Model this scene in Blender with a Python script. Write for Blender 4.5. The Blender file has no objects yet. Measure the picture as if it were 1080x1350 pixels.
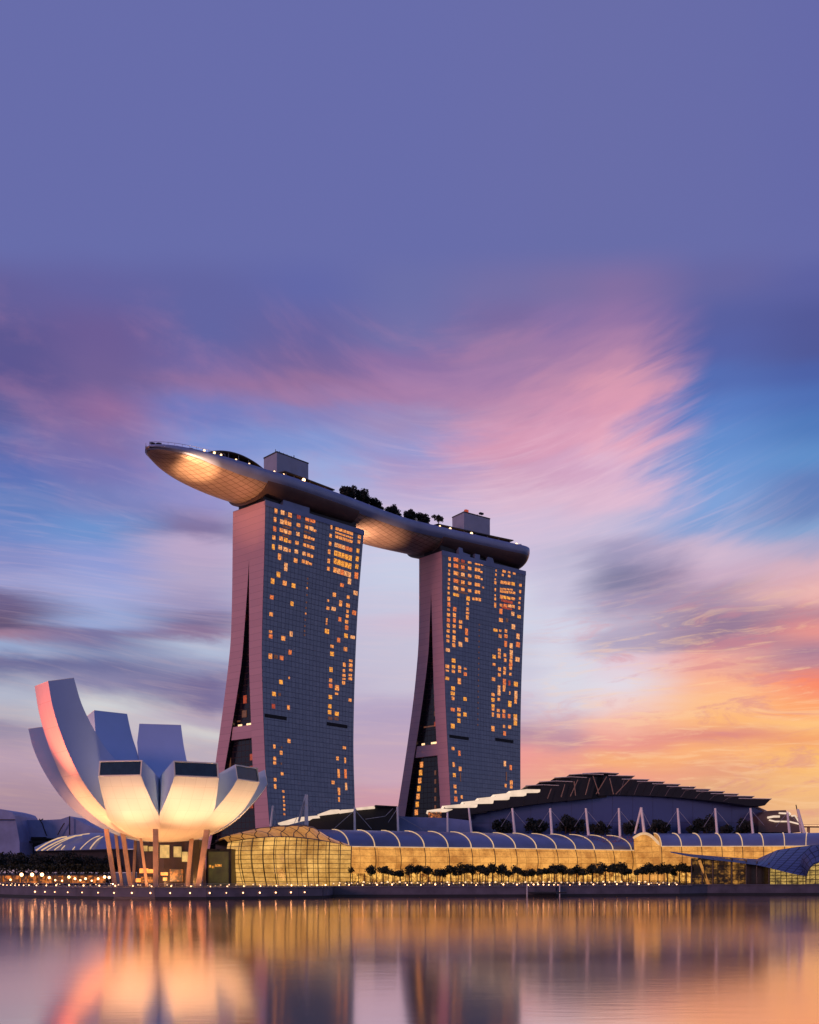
import bpy, math, random
from math import sin, cos, tan, atan, atan2, pi, sqrt, radians, exp
from mathutils import Vector
random.seed(7)
S = bpy.context.scene
C = S.collection

# ------------------------------------------------------------------ camera
F = 1500.0; HZ = 1150.0; CAMZ = 8.0           # focal length and horizon in photo pixels (1080 x 1350)
cd = bpy.data.cameras.new('camera'); cam = bpy.data.objects.new('camera', cd); C.objects.link(cam)
cam.location = (0, 0, CAMZ); cam.rotation_euler = (radians(90), 0, 0)
cd.sensor_width = 36; cd.lens = 36 * F / 1350; cd.shift_y = (HZ - 675) / 1350
cd.clip_start = 1; cd.clip_end = 20000
S.camera = cam

# ------------------------------------------------------------------ exposure
S.view_settings.view_transform = 'Standard'; S.view_settings.look = 'None'
S.view_settings.exposure = 0; S.view_settings.gamma = 1
S.render.engine = 'CYCLES'
S.cycles.use_denoising = True
S.cycles.max_bounces = 6; S.cycles.diffuse_bounces = 2; S.cycles.glossy_bounces = 3
S.cycles.sample_clamp_indirect = 0; S.cycles.caustics_reflective = False; S.cycles.caustics_refractive = False

def lin(c):
    o = []
    for v in c[:3]:
        v = v / 255.0
        o.append(v / 12.92 if v <= .04045 else ((v + .055) / 1.055) ** 2.4)
    return (o[0], o[1], o[2], 1)

# ------------------------------------------------------------------ node helper
class N:
    def __init__(s, tree): s.t = tree
    def n(s, typ, **kw):
        nd = s.t.nodes.new(typ)
        for k, v in kw.items(): setattr(nd, k, v)
        return nd
    def put(s, sock, v):
        if v is None: return
        if isinstance(v, bpy.types.NodeSocket): s.t.links.new(v, sock)
        else: sock.default_value = v
    def m(s, op, a, b=None, c=None, clamp=False):
        nd = s.n('ShaderNodeMath', operation=op); nd.use_clamp = clamp
        s.put(nd.inputs[0], a); s.put(nd.inputs[1], b)
        if c is not None: s.put(nd.inputs[2], c)
        return nd.outputs[0]
    def rng(s, v, a, b, c, d, smooth=False):
        nd = s.n('ShaderNodeMapRange'); nd.clamp = True
        if smooth: nd.interpolation_type = 'SMOOTHSTEP'
        for i, x in enumerate((v, a, b, c, d)): s.put(nd.inputs[i], x)
        return nd.outputs[0]
    def mix(s, f, a, b, mode='MIX'):
        nd = s.n('ShaderNodeMix', data_type='RGBA', blend_type=mode)
        s.put(nd.inputs[0], f); s.put(nd.inputs[6], a); s.put(nd.inputs[7], b)
        return nd.outputs[2]
    def xyz(s, x, y, z=0.0):
        nd = s.n('ShaderNodeCombineXYZ')
        for i, v in enumerate((x, y, z)): s.put(nd.inputs[i], v)
        return nd.outputs[0]
    def sep(s, v):
        nd = s.n('ShaderNodeSeparateXYZ'); s.put(nd.inputs[0], v); return nd.outputs
    def noise(s, vec, scale=1.0, detail=4.0, rough=.55, dist=0.0):
        nd = s.n('ShaderNodeTexNoise'); s.put(nd.inputs['Vector'], vec)
        nd.inputs['Scale'].default_value = scale; nd.inputs['Detail'].default_value = detail
        nd.inputs['Roughness'].default_value = rough; nd.inputs['Distortion'].default_value = dist
        return nd.outputs[0]
    def ramp(s, v, stops, interp='LINEAR'):
        nd = s.n('ShaderNodeValToRGB'); cr = nd.color_ramp; cr.interpolation = interp
        while len(cr.elements) > 1: cr.elements.remove(cr.elements[0])
        cr.elements[0].position = stops[0][0]; cr.elements[0].color = stops[0][1]
        for p, c in stops[1:]:
            e = cr.elements.new(p); e.color = c
        s.put(nd.inputs[0], v); return nd.outputs[0]

# ------------------------------------------------------------------ sky (world): dusk colours by azimuth and elevation
W = bpy.data.worlds.new('World'); S.world = W; W.use_nodes = True
W.node_tree.nodes.clear()
SKY = {
0: [(320,103,108,170),(380,100,95,155),(440,92,86,145),(500,92,85,145),(540,95,95,155),(580,94,105,170),(620,90,112,182),(660,92,125,190),(700,110,135,198),(735,135,142,198),(770,155,157,205),(790,108,96,138),(820,96,80,116),(834,160,124,150),(850,152,168,205),(873,108,108,152),(912,178,182,202),(941,182,176,190),(965,155,142,168),(1000,185,158,178),(1050,172,142,160),(1100,160,130,150)],
135: [(320,103,108,170),(380,100,98,160),(440,108,92,150),(500,112,95,150),(540,142,106,156),(580,130,110,165),(620,120,116,178),(660,118,128,188),(700,110,145,205),(740,142,154,212),(780,162,168,216),(820,150,165,210),(838,122,116,160),(860,128,138,178),(880,112,112,156),(900,135,130,168),(935,208,208,212),(970,190,172,188),(1020,185,155,175),(1060,170,140,155)],
270: [(320,103,108,170),(380,98,100,162),(440,98,100,162),(480,112,102,162),(502,126,105,158),(540,112,122,190),(580,120,140,205),(620,140,145,205),(660,150,145,200),(698,130,116,160),(722,186,166,200),(760,178,164,198),(800,155,146,186),(820,118,108,150),(836,140,116,152),(852,176,186,212),(880,150,152,186),(903,116,106,150),(925,122,110,152),(948,180,165,185),(965,205,202,205),(990,186,172,186),(1060,182,158,172)],
405: [(320,103,108,170),(380,98,103,168),(440,105,99,159),(480,118,101,156),(502,146,111,157),(524,150,120,168),(545,130,130,190),(580,130,150,210),(620,155,170,220),(680,180,185,222),(760,185,190,220),(860,180,175,203),(940,168,148,184),(1000,192,165,188),(1060,200,152,168)],
742: [(320,104,108,168),(380,122,110,163),(420,135,112,165),(460,158,121,167),(500,188,138,172),(540,208,148,178),(580,220,160,187),(620,213,168,198),(660,220,182,206),(700,202,182,211),(740,176,168,200),(775,190,184,212),(820,205,208,228),(860,208,210,227),(900,216,215,226),(930,216,205,216),(955,206,162,172),(975,192,136,152),(1000,238,158,142),(1040,230,162,142),(1090,212,152,146)],
540: [(320,103,108,170),(380,107,110,168),(440,115,112,168),(480,140,112,165),(520,165,125,170),(560,160,140,186),(600,152,152,206),(640,186,167,207),(680,196,182,216),(720,192,197,226),(760,190,200,226),(800,190,190,216),(820,202,178,202),(850,188,183,207),(900,190,180,202),(940,170,146,182),(980,190,161,186),(1020,202,166,186),(1060,205,150,165)],
675: [(320,104,108,169),(380,116,110,165),(420,122,106,160),(460,152,120,165),(500,166,126,170),(540,192,142,176),(580,214,154,182),(620,208,163,192),(660,218,184,208),(700,208,184,212),(740,194,180,214),(780,206,208,228),(820,200,206,226),(860,192,192,212),(900,202,197,216),(940,192,172,196),(968,180,132,152),(1000,238,152,148),(1040,228,162,150),(1090,210,150,150)],
810: [(320,104,108,168),(380,130,110,162),(420,146,115,165),(450,166,125,168),(480,192,139,172),(500,214,152,176),(540,222,156,180),(580,227,167,190),(620,218,178,206),(660,222,184,208),(695,196,182,212),(730,150,140,180),(765,98,94,140),(795,142,126,165),(820,180,165,190),(850,164,149,180),(872,228,198,210),(900,227,217,227),(930,242,206,200),(952,247,180,158),(980,236,150,138),(1000,247,172,120),(1022,240,160,138),(1070,226,155,135)],
945: [(320,103,107,168),(370,102,101,161),(420,88,95,160),(460,86,97,165),(500,84,108,178),(540,90,125,195),(580,100,140,205),(620,110,150,211),(660,128,161,216),(700,137,161,211),(728,206,182,206),(760,202,172,196),(790,172,146,172),(820,150,121,150),(848,162,127,151),(868,238,168,156),(900,252,180,142),(930,254,190,138),(950,254,184,122),(970,226,141,125),(990,251,176,120),(1012,236,160,125),(1040,226,166,126),(1090,218,168,130)],
1080: [(320,101,105,168),(370,92,96,161),(420,82,88,152),(460,80,88,152),(490,76,96,166),(520,78,110,180),(560,80,121,187),(600,95,140,200),(640,98,126,186),(670,106,132,188),(700,132,160,206),(720,172,166,200),(750,216,176,190),(780,236,181,176),(800,192,137,150),(830,231,147,141),(860,172,127,150),(880,192,131,145),(900,250,136,104),(930,254,164,108),(950,255,194,126),(970,246,166,110),(1000,255,191,110),(1030,246,186,125),(1090,230,175,130)],
}
w = N(W.node_tree)
gen = w.n('ShaderNodeTexCoord').outputs['Generated']
dx, dy, dz = w.sep(gen)[:3]
hor = w.m('SQRT', w.m('ADD', w.m('MULTIPLY', dx, dx), w.m('MULTIPLY', dy, dy)))
tE = w.m('DIVIDE', dz, w.m('MAXIMUM', hor, .02))
az = w.m('ARCTAN2', dx, dy)
PX = w.m('MULTIPLY', az, 1500.0); PY = w.m('MULTIPLY', w.m('MINIMUM', tE, 1.5), 1500.0)
fan = w.m('MULTIPLY', w.m('MULTIPLY', w.rng(PX, -160.0, 120.0, 0.0, 1.0, True), w.rng(PX, 470.0, 370.0, 0.0, 1.0, True)), w.m('MULTIPLY', w.rng(PY, 380.0, 520.0, 0.0, 1.0, True), w.rng(PY, 800.0, 700.0, 0.0, 1.0, True)))
th = w.m('MULTIPLY', w.m('MULTIPLY', w.rng(PX, -200.0, 250.0, 0.0, 1.0, True), w.rng(PY, 240.0, 560.0, 0.0, 1.0, True)), radians(23))
th = w.m('ADD', th, w.m('MULTIPLY', w.rng(PX, -100.0, -500.0, 0.0, 1.0, True), radians(-4)))
ct, st = w.m('COSINE', th), w.m('SINE', th)
QX = w.m('SUBTRACT', PX, 230.0); QY = w.m('SUBTRACT', PY, 580.0)
al = w.m('ADD', w.m('MULTIPLY', QX, ct), w.m('MULTIPLY', QY, st))
ac = w.m('SUBTRACT', w.m('MULTIPLY', QY, ct), w.m('MULTIPLY', QX, st))
ac = w.m('MULTIPLY', ac, w.m('SUBTRACT', 1.0, w.m('MULTIPLY', w.rng(PX, 0.0, -260.0, 0.0, .55, True), w.rng(PY, 300.0, 460.0, 0.0, 1.0, True))))
v1 = w.xyz(w.m('MULTIPLY', al, 1 / 210), w.m('MULTIPLY', ac, 1 / 42))
n1 = w.noise(v1, 1.0, 5.0, .6, .4)
n2 = w.noise(w.xyz(w.m('MULTIPLY', al, 1 / 150), w.m('MULTIPLY', ac, 1 / 38), 7.3), 1.0, 5.0, .6, .4)
n3 = w.noise(w.xyz(w.m('MULTIPLY', al, 1 / 110), w.m('MULTIPLY', ac, 1 / 9), 3.1), 1.0, 4.0, .62, .8)
n4 = w.noise(w.xyz(w.m('MULTIPLY', al, 1 / 260), w.m('MULTIPLY', ac, 1 / 70), 13.1), 1.0, 6.0, .62, 1.2)
amp = w.rng(PY, 820.0, 620.0, 0.0, 1.0, True)
clear = w.m('MULTIPLY', w.rng(PX, 330.0, 430.0, 0.0, 1.0, True), w.rng(PY, 440.0, 520.0, 0.0, 1.0, True))
amp = w.m('MULTIPLY', amp, w.m('SUBTRACT', 1.0, w.m('MULTIPLY', clear, .85)))
azw = w.m('ADD', az, w.m('MULTIPLY', amp, w.m('MULTIPLY', w.m('SUBTRACT', n1, .5), w.m('ADD', .07, w.m('MULTIPLY', fan, .10)))))
tEw = w.m('ADD', tE, w.m('MULTIPLY', amp, w.m('MULTIPLY', w.m('SUBTRACT', n2, .5), w.m('ADD', .026, w.m('MULTIPLY', fan, .024)))))
cols = sorted(SKY)
TM = .62
col = None
for i, px in enumerate(cols):
    a = atan((px - 540) / F)
    st_ = []
    for r in reversed(SKY[px]):
        st_.append((max(0, (HZ - r[0]) / F * cos(a)) / TM, lin(r[1:])))
    c = w.ramp(w.m('DIVIDE', tEw, TM), st_, 'EASE')
    if col is None: col = c
    else:
        a0 = atan((cols[i - 1] - 540) / F)
        col = w.mix(w.rng(azw, a0, a, 0.0, 1.0, True), col, c)
# fine cirrus streaks
k = w.m('MULTIPLY', w.m('MULTIPLY', amp, w.m('ADD', .45, w.m('MULTIPLY', fan, .9))), w.rng(n3, .42, .72, 0.0, .42, True))
lit = w.mix(w.rng(PY, 120.0, 420.0, 0.0, 1.0), lin((255, 205, 160)), lin((236, 196, 214)))
col = w.mix(w.m('MULTIPLY', k, w.rng(PY, 640.0, 500.0, 0.0, .55, True)), col, lit)
k2 = w.m('MULTIPLY', amp, w.rng(n4, .52, .74, 0.0, .08, True))
col = w.mix(k2, col, w.mix(.5, lin((96, 86, 136)), col))
# soft rose puffs high in the left
n7 = w.noise(w.xyz(w.m('MULTIPLY', al, 1 / 150), w.m('MULTIPLY', ac, 1 / 42), 44.0), 1.0, 6.0, .58, .15)
puf = w.m('MULTIPLY', w.rng(PX, 330.0, 200.0, 0.0, 1.0, True), w.m('MULTIPLY', w.rng(PY, 440.0, 520.0, 0.0, 1.0, True), w.rng(PY, 780.0, 680.0, 0.0, 1.0, True)))
col = w.mix(w.m('MULTIPLY', puf, w.rng(n7, .45, .72, 0.0, .24, True)), col, lin((190, 132, 168)))
# broken coral and gold cloud low in the right of the sky
low = w.m('MULTIPLY', w.rng(PX, 90.0, 260.0, 0.0, 1.0, True), w.m('MULTIPLY', w.rng(PY, 400.0, 280.0, 0.0, 1.0, True), w.rng(PY, 20.0, 110.0, .25, 1.0, True)))
n5 = w.noise(w.xyz(w.m('MULTIPLY', al, 1 / 120), w.m('MULTIPLY', ac, 1 / 30), 21.0), 1.0, 6.0, .66, 1.0)
n6 = w.noise(w.xyz(w.m('MULTIPLY', al, 1 / 95), w.m('MULTIPLY', ac, 1 / 13), 33.0), 1.0, 5.0, .66, 1.0)
col = w.mix(w.m('MULTIPLY', low, w.rng(n5, .50, .66, 0.0, .5, True)), col, lin((214, 134, 144)))
col = w.mix(w.m('MULTIPLY', low, w.rng(n6, .50, .68, 0.0, .42, True)), col, lin((255, 208, 160)))
# paler air behind the towers
pale = w.m('MULTIPLY', w.m('MULTIPLY', w.rng(PY, 130.0, 260.0, 0.0, 1.0, True), w.rng(PY, 520.0, 400.0, 0.0, 1.0, True)), w.rng(w.m('ABSOLUTE', w.m('SUBTRACT', PX, 60.0)), 330.0, 120.0, 0.0, .30, True))
col = w.mix(pale, col, lin((222, 216, 234)))
# the half of the sky behind the viewer: plain dusk
back = w.ramp(w.m('DIVIDE', tE, 1.5), [(0, lin((146, 142, 166))), (.25, lin((116, 122, 160))), (.7, lin((92, 102, 162))), (1, lin((96, 102, 165)))])
bk = w.rng(w.m('ABSOLUTE', az), .55, 1.25, 0.0, 1.0, True)
col = w.mix(bk, col, back)
col = w.mix(w.rng(tE, 0.0, -.03, 0.0, 1.0), col, lin((40, 44, 70)))
ns = w.n('ShaderNodeTexSky'); ns.sky_type = 'NISHITA'; ns.sun_disc = False
ns.sun_elevation = radians(4); ns.sun_rotation = radians(222)
bg1 = w.n('ShaderNodeBackground'); w.put(bg1.inputs[0], col); bg1.inputs[1].default_value = .99
bg2 = w.n('ShaderNodeBackground'); w.put(bg2.inputs[0], ns.outputs[0]); bg2.inputs[1].default_value = .004
ad = w.n('ShaderNodeAddShader'); w.put(ad.inputs[0], bg1.outputs[0]); w.put(ad.inputs[1], bg2.outputs[0])
wo = w.n('ShaderNodeOutputWorld'); w.put(wo.inputs[0], ad.outputs[0])

# ------------------------------------------------------------------ sun lamp: low soft rose fill, added from the left to tint the end walls
sl = bpy.data.lights.new('rose_fill_sun', 'SUN'); sl.energy = .95; sl.angle = radians(12); sl.color = (1, .45, .42)
so = bpy.data.objects.new('rose_fill_sun', sl); C.objects.link(so)
so.rotation_euler = Vector((.68, .73, -.14)).to_track_quat('-Z', 'Y').to_euler()

# ------------------------------------------------------------------ materials
def mat(name, base, rough=.6, metal=0.0, var=.12, vscale=.4, bump=0.0, bscale=2.0, spec=.5):
    m = bpy.data.materials.new(name); m.use_nodes = True
    t = N(m.node_tree); b = m.node_tree.nodes['Principled BSDF']
    co = t.n('ShaderNodeTexCoord').outputs['Object']
    nz = t.noise(co, vscale, 5.0, .6)
    b_ = (base[0], base[1], base[2], 1)
    d_ = tuple(max(0, x * (1 - 2 * var)) for x in base[:3]) + (1,)
    l_ = tuple(min(1, x * (1 + 2 * var)) for x in base[:3]) + (1,)
    t.put(b.inputs['Base Color'], t.mix(t.rng(nz, .3, .7, 0.0, 1.0), d_, l_))
    b.inputs['Roughness'].default_value = rough; b.inputs['Metallic'].default_value = metal
    b.inputs['Specular IOR Level'].default_value = spec
    if bump:
        bp = t.n('ShaderNodeBump'); bp.inputs['Strength'].default_value = bump
        t.put(bp.inputs['Height'], t.noise(co, bscale, 4.0)); t.put(b.inputs['Normal'], bp.outputs[0])
    return m
def glow(name, colr, strength=1.0, var=.5, vscale=1.0, dark=(.02, .01, .005), lo=.35, hi=.65):
    m = bpy.data.materials.new(name); m.use_nodes = True
    t = N(m.node_tree); b = m.node_tree.nodes['Principled BSDF']
    co = t.n('ShaderNodeTexCoord').outputs['Object']
    nz = t.noise(co, vscale, 3.0, .6)
    b.inputs['Base Color'].default_value = (.05, .04, .03, 1); b.inputs['Roughness'].default_value = .3
    c2 = tuple(colr[i] * (1 - var) + dark[i] * var for i in range(3)) + (1,)
    t.put(b.inputs['Emission Color'], t.mix(t.rng(nz, lo, hi, 0.0, 1.0), c2, tuple(colr[:3]) + (1,)))
    b.inputs['Emission Strength'].default_value = strength
    return m
def uvgrid(t, su, sv, lw):
    """panel grid from the UV map (metres): returns (line mask, per-cell random value)"""
    uv = t.n('ShaderNodeUVMap').outputs[0]
    u, v = t.sep(uv)[:2]
    uu, vv = t.m('DIVIDE', u, su), t.m('DIVIDE', v, sv)
    fu, fv = t.m('FRACT', uu), t.m('FRACT', vv)
    a = t.m('LESS_THAN', fu, lw / su); b = t.m('LESS_THAN', fv, lw / sv)
    wn = t.n('ShaderNodeTexWhiteNoise'); wn.noise_dimensions = '2D'
    t.put(wn.inputs['Vector'], t.xyz(t.m('FLOOR', uu), t.m('FLOOR', vv)))
    return t.m('MAXIMUM', a, b), wn.outputs['Value'], uv, u, v

def curtain(name, c1, c2, line, su, sv, lw, rough=.16, metal=.0, wob=.02):
    m = bpy.data.materials.new(name); m.use_nodes = True
    t = N(m.node_tree); b = m.node_tree.nodes['Principled BSDF']
    ln, rv, uv, u, v = uvgrid(t, su, sv, lw)
    nz = t.noise(uv, .03, 4.0)
    f = t.m('ADD', t.m('MULTIPLY', rv, .45), t.m('MULTIPLY', nz, .55))
    c = t.mix(f, tuple(c1) + (1,), tuple(c2) + (1,))
    t.put(b.inputs['Base Color'], t.mix(ln, c, tuple(line) + (1,)))
    t.put(b.inputs['Roughness'], t.rng(ln, 0.0, 1.0, rough, .6))
    t.put(b.inputs['Metallic'], t.rng(ln, 0.0, 1.0, metal, 0.0))
    g = t.n('ShaderNodeNewGeometry').outputs['Normal']
    wn = t.n('ShaderNodeTexWhiteNoise'); wn.noise_dimensions = '2D'
    t.put(wn.inputs['Vector'], t.xyz(t.m('FLOOR', t.m('DIVIDE', u, su)), t.m('FLOOR', t.m('DIVIDE', v, sv))))
    sc = t.n('ShaderNodeVectorMath', operation='SCALE'); t.put(sc.inputs[0], wn.outputs['Color']); sc.inputs['Scale'].default_value = wob
    ad2 = t.n('ShaderNodeVectorMath', operation='ADD'); t.put(ad2.inputs[0], g); t.put(ad2.inputs[1], sc.outputs[0])
    nm = t.n('ShaderNodeVectorMath', operation='NORMALIZE'); t.put(nm.inputs[0], ad2.outputs[0])
    t.put(b.inputs['Normal'], nm.outputs[0])
    return m
def goldglass(name, c_hi, c_lo, su, sv, lw, strength=1.0, nscale=.25, lo=.35, hi=.7, line=.12, bias=0.0, clut=.5):
    """glazing lit from inside: bright and dim bays seen between dark mullions"""
    m = bpy.data.materials.new(name); m.use_nodes = True
    t = N(m.node_tree); b = m.node_tree.nodes['Principled BSDF']
    ln, rv, uv, u, v = uvgrid(t, su, sv, lw)
    nz = t.noise(uv, nscale, 5.0, .7)
    nz2 = t.noise(uv, 1.6, 3.0, .7)
    f = t.m('ADD', t.m('MULTIPLY', t.rng(nz, lo, hi, 0.0, 1.0), .7), t.m('MULTIPLY', t.m('ADD', t.m('MULTIPLY', rv, .5), t.m('MULTIPLY', nz2, .5)), .45))
    f = t.m('SUBTRACT', f, bias, clamp=True)
    c = t.mix(f, tuple(c_lo) + (1,), tuple(c_hi) + (1,))
    # clutter inside: shelves, people, dark frames seen through the glass
    nz3 = t.noise(t.xyz(t.m('MULTIPLY', u, 1.0), t.m('MULTIPLY', v, 1.7)), 1.15, 4.0, .75, .5)
    c = t.mix(t.m('MULTIPLY', t.rng(nz3, .50, .66, 0.0, 1.0), clut), c, (.05, .014, .003, 1))
    c = t.mix(t.m('MULTIPLY', ln, 1 - line), c, (.012, .008, .005, 1))
    b.inputs['Base Color'].default_value = (.03, .022, .015, 1); b.inputs['Roughness'].default_value = .3; b.inputs['Specular IOR Level'].default_value = .15
    t.put(b.inputs['Emission Color'], c); b.inputs['Emission Strength'].default_value = strength
    return m

M = {}
M['end'] = curtain('rose_cladding', (.54, .31, .37), (.64, .37, .43), (.46, .27, .32), 60.0, 3.4, .25, .55, 0, .0)
M['glass'] = curtain('tower_glass', (.15, .175, .24), (.225, .25, .33), (.055, .062, .11), 2.55, 2.6, .22, .16, .45, .02)
M['atrium'] = curtain('atrium_glass', (.006, .006, .014), (.016, .014, .028), (.03, .012, .012), 3.2, 3.0, .3, .2, 0, .02)
M['wall_dark'] = mat('dark_concrete', (.03, .03, .05), .7)
M['slot'] = mat('plant_louvre', (.006, .006, .008), .8)
M['win'] = [glow('warm_window_%s' % n, c, s, .8, 1.5, (.22, .03, .008), .42, .56) for n, c, s in (
    ('amber', (1.0, .36, .08), 1.15), ('orange', (1.0, .24, .05), 1.0), ('cream', (1.0, .45, .16), 1.15), ('yellow', (1.0, .40, .045), 1.15))]
M['winred'] = glow('warm_window_red', (.8, .10, .03), .6, .6, .9)
M['windim'] = glow('warm_window_dim', (.30, .10, .05), .5, .6, .9)
M['hull'] = mat('hull_panels', (.19, .17, .20), .34, .35, .08, .12)
M['hulldark'] = mat('hull_bronze_and_shade', (.14, .088, .08), .42, .30, .1, .1)
M['deck'] = mat('deck', (.08, .06, .05), .8)
M['white'] = mat('white_metal', (.72, .68, .68), .4, 0, .05)
M['steel'] = mat('painted_steel', (.40, .38, .42), .4, .3)
M['box'] = mat('core_cladding', (.33, .34, .46), .5, .1, .05, .2)
M['dark'] = mat('dark_metal', (.018, .017, .024), .5, .2)
M['canopy'] = mat('canopy_top', (.05, .042, .045), .5, .2)
M['petalside'] = mat('petal_side_shade', (.34, .47, .74), .5, 0, .03, .06)  # same white skin; dusk-blue shade put into the colour of the unlit faces
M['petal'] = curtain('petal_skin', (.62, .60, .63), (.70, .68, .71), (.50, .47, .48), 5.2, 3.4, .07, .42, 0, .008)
M['oculus'] = mat('skylight_glass', (.015, .040, .075), .1, .0, .1)
M['trim'] = mat('cream_trim', (.85, .78, .66), .4, 0, .02)
M['column'] = mat('column_paint', (.34, .21, .14), .5, 0, .1)
M['roofblue'] = mat('roof_panel', (.17, .205, .36), .36, .25, .12, .06)
M['rib'] = glow('rib_painted_glow', (1.0, .62, .34), .8, .25, .3)  # lit look of the ribs put in as emission, they are no lamps
M['quay'] = mat('quay_concrete', (.105, .095, .135), .6, 0, .2, .15, .2, 1.0)
M['quaydark'] = mat('quay_wet_concrete', (.015, .014, .02), .5)
M['paving'] = mat('paving', (.10, .085, .08), .7, 0, .2, .2)
M['lobby'] = mat('lobby_glass', (.035, .022, .02), .25)
M['bark'] = mat('bark', (.06, .045, .035), .9)
M['leaf'] = mat('leaf', (.028, .036, .018), .8, 0, .35, .8)
M['leafdark'] = mat('leaf_dark', (.020, .026, .022), .85, 0, .35, .8)
M['lamp'] = glow('lamp_bulb', (1.0, .50, .22), 7.0, .1)
M['lampwhite'] = glow('deck_light', (1.0, .45, .20), 7.5, .1)
M['lampsoft'] = glow('soft_light', (1.0, .6, .3), 2.2, .4)
M['warmstrip'] = glow('warm_interior', (1.0, .26, .04), .8, .95, .7, (.02, .01, .005), .46, .64)
M['shop'] = goldglass('gallery_glass', (1.0, .45, .10), (.42, .15, .028), 7.2, 2.3, .17, 1.05, .13, .40, .62, .5, .05, .3)
M['shoplow'] = goldglass('shop_windows', (1.0, .52, .11), (.14, .04, .006), 2.4, 4.0, .35, 1.5, .45, .42, .60, .1, .14, .85)
M['nose'] = goldglass('nose_glass', (1.0, .54, .14), (.36, .16, .03), 4.4, 1.55, .2, 1.1, .08, .40, .62, .1, .12, .32)
M['hood'] = goldglass('hood_panels', (1.0, .43, .10), (.40, .15, .03), 6.0, 40.0, .5, .72, .15, .35, .7, .1, .15, .4)
M['pavglass'] = goldglass('pavilion_glass', (.95, .42, .07), (.010, .008, .010), 2.4, 2.4, .3, .75, .30, .46, .66, .1, .26, .7)
M['pavlit'] = goldglass('pavilion_lit_glass', (.95, .60, .15), (.06, .045, .02), 2.0, 1.7, .32, .85, .35, .36, .6, .1, .2, .8)
M['hallglass'] = curtain('hall_glass', (.065, .088, .25), (.085, .11, .29), (.02, .025, .08), 9.0, 30.0, .15, .22, .25, .01)
M['shell'] = curtain('lattice_shell', (.060, .085, .20), (.09, .12, .26), (.015, .02, .05), 3.4, 3.4, .5, .3, .3, .03)
M['tent'] = mat('tent_membrane', (.22, .28, .52), .6, 0, .15, .06)
M['bladeglow'] = glow('blade_uplight_glow', (1.0, .74, .55), .95, .25, .2)  # uplighting on the blades put in as emission, no lamp beneath
M['boxglass'] = glow('dim_green_glass', (.09, .075, .015), .6, .8, .3)
M['flower'] = mat('terrace_planting', (.30, .05, .03), .8, 0, .4, 1.5)

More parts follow.
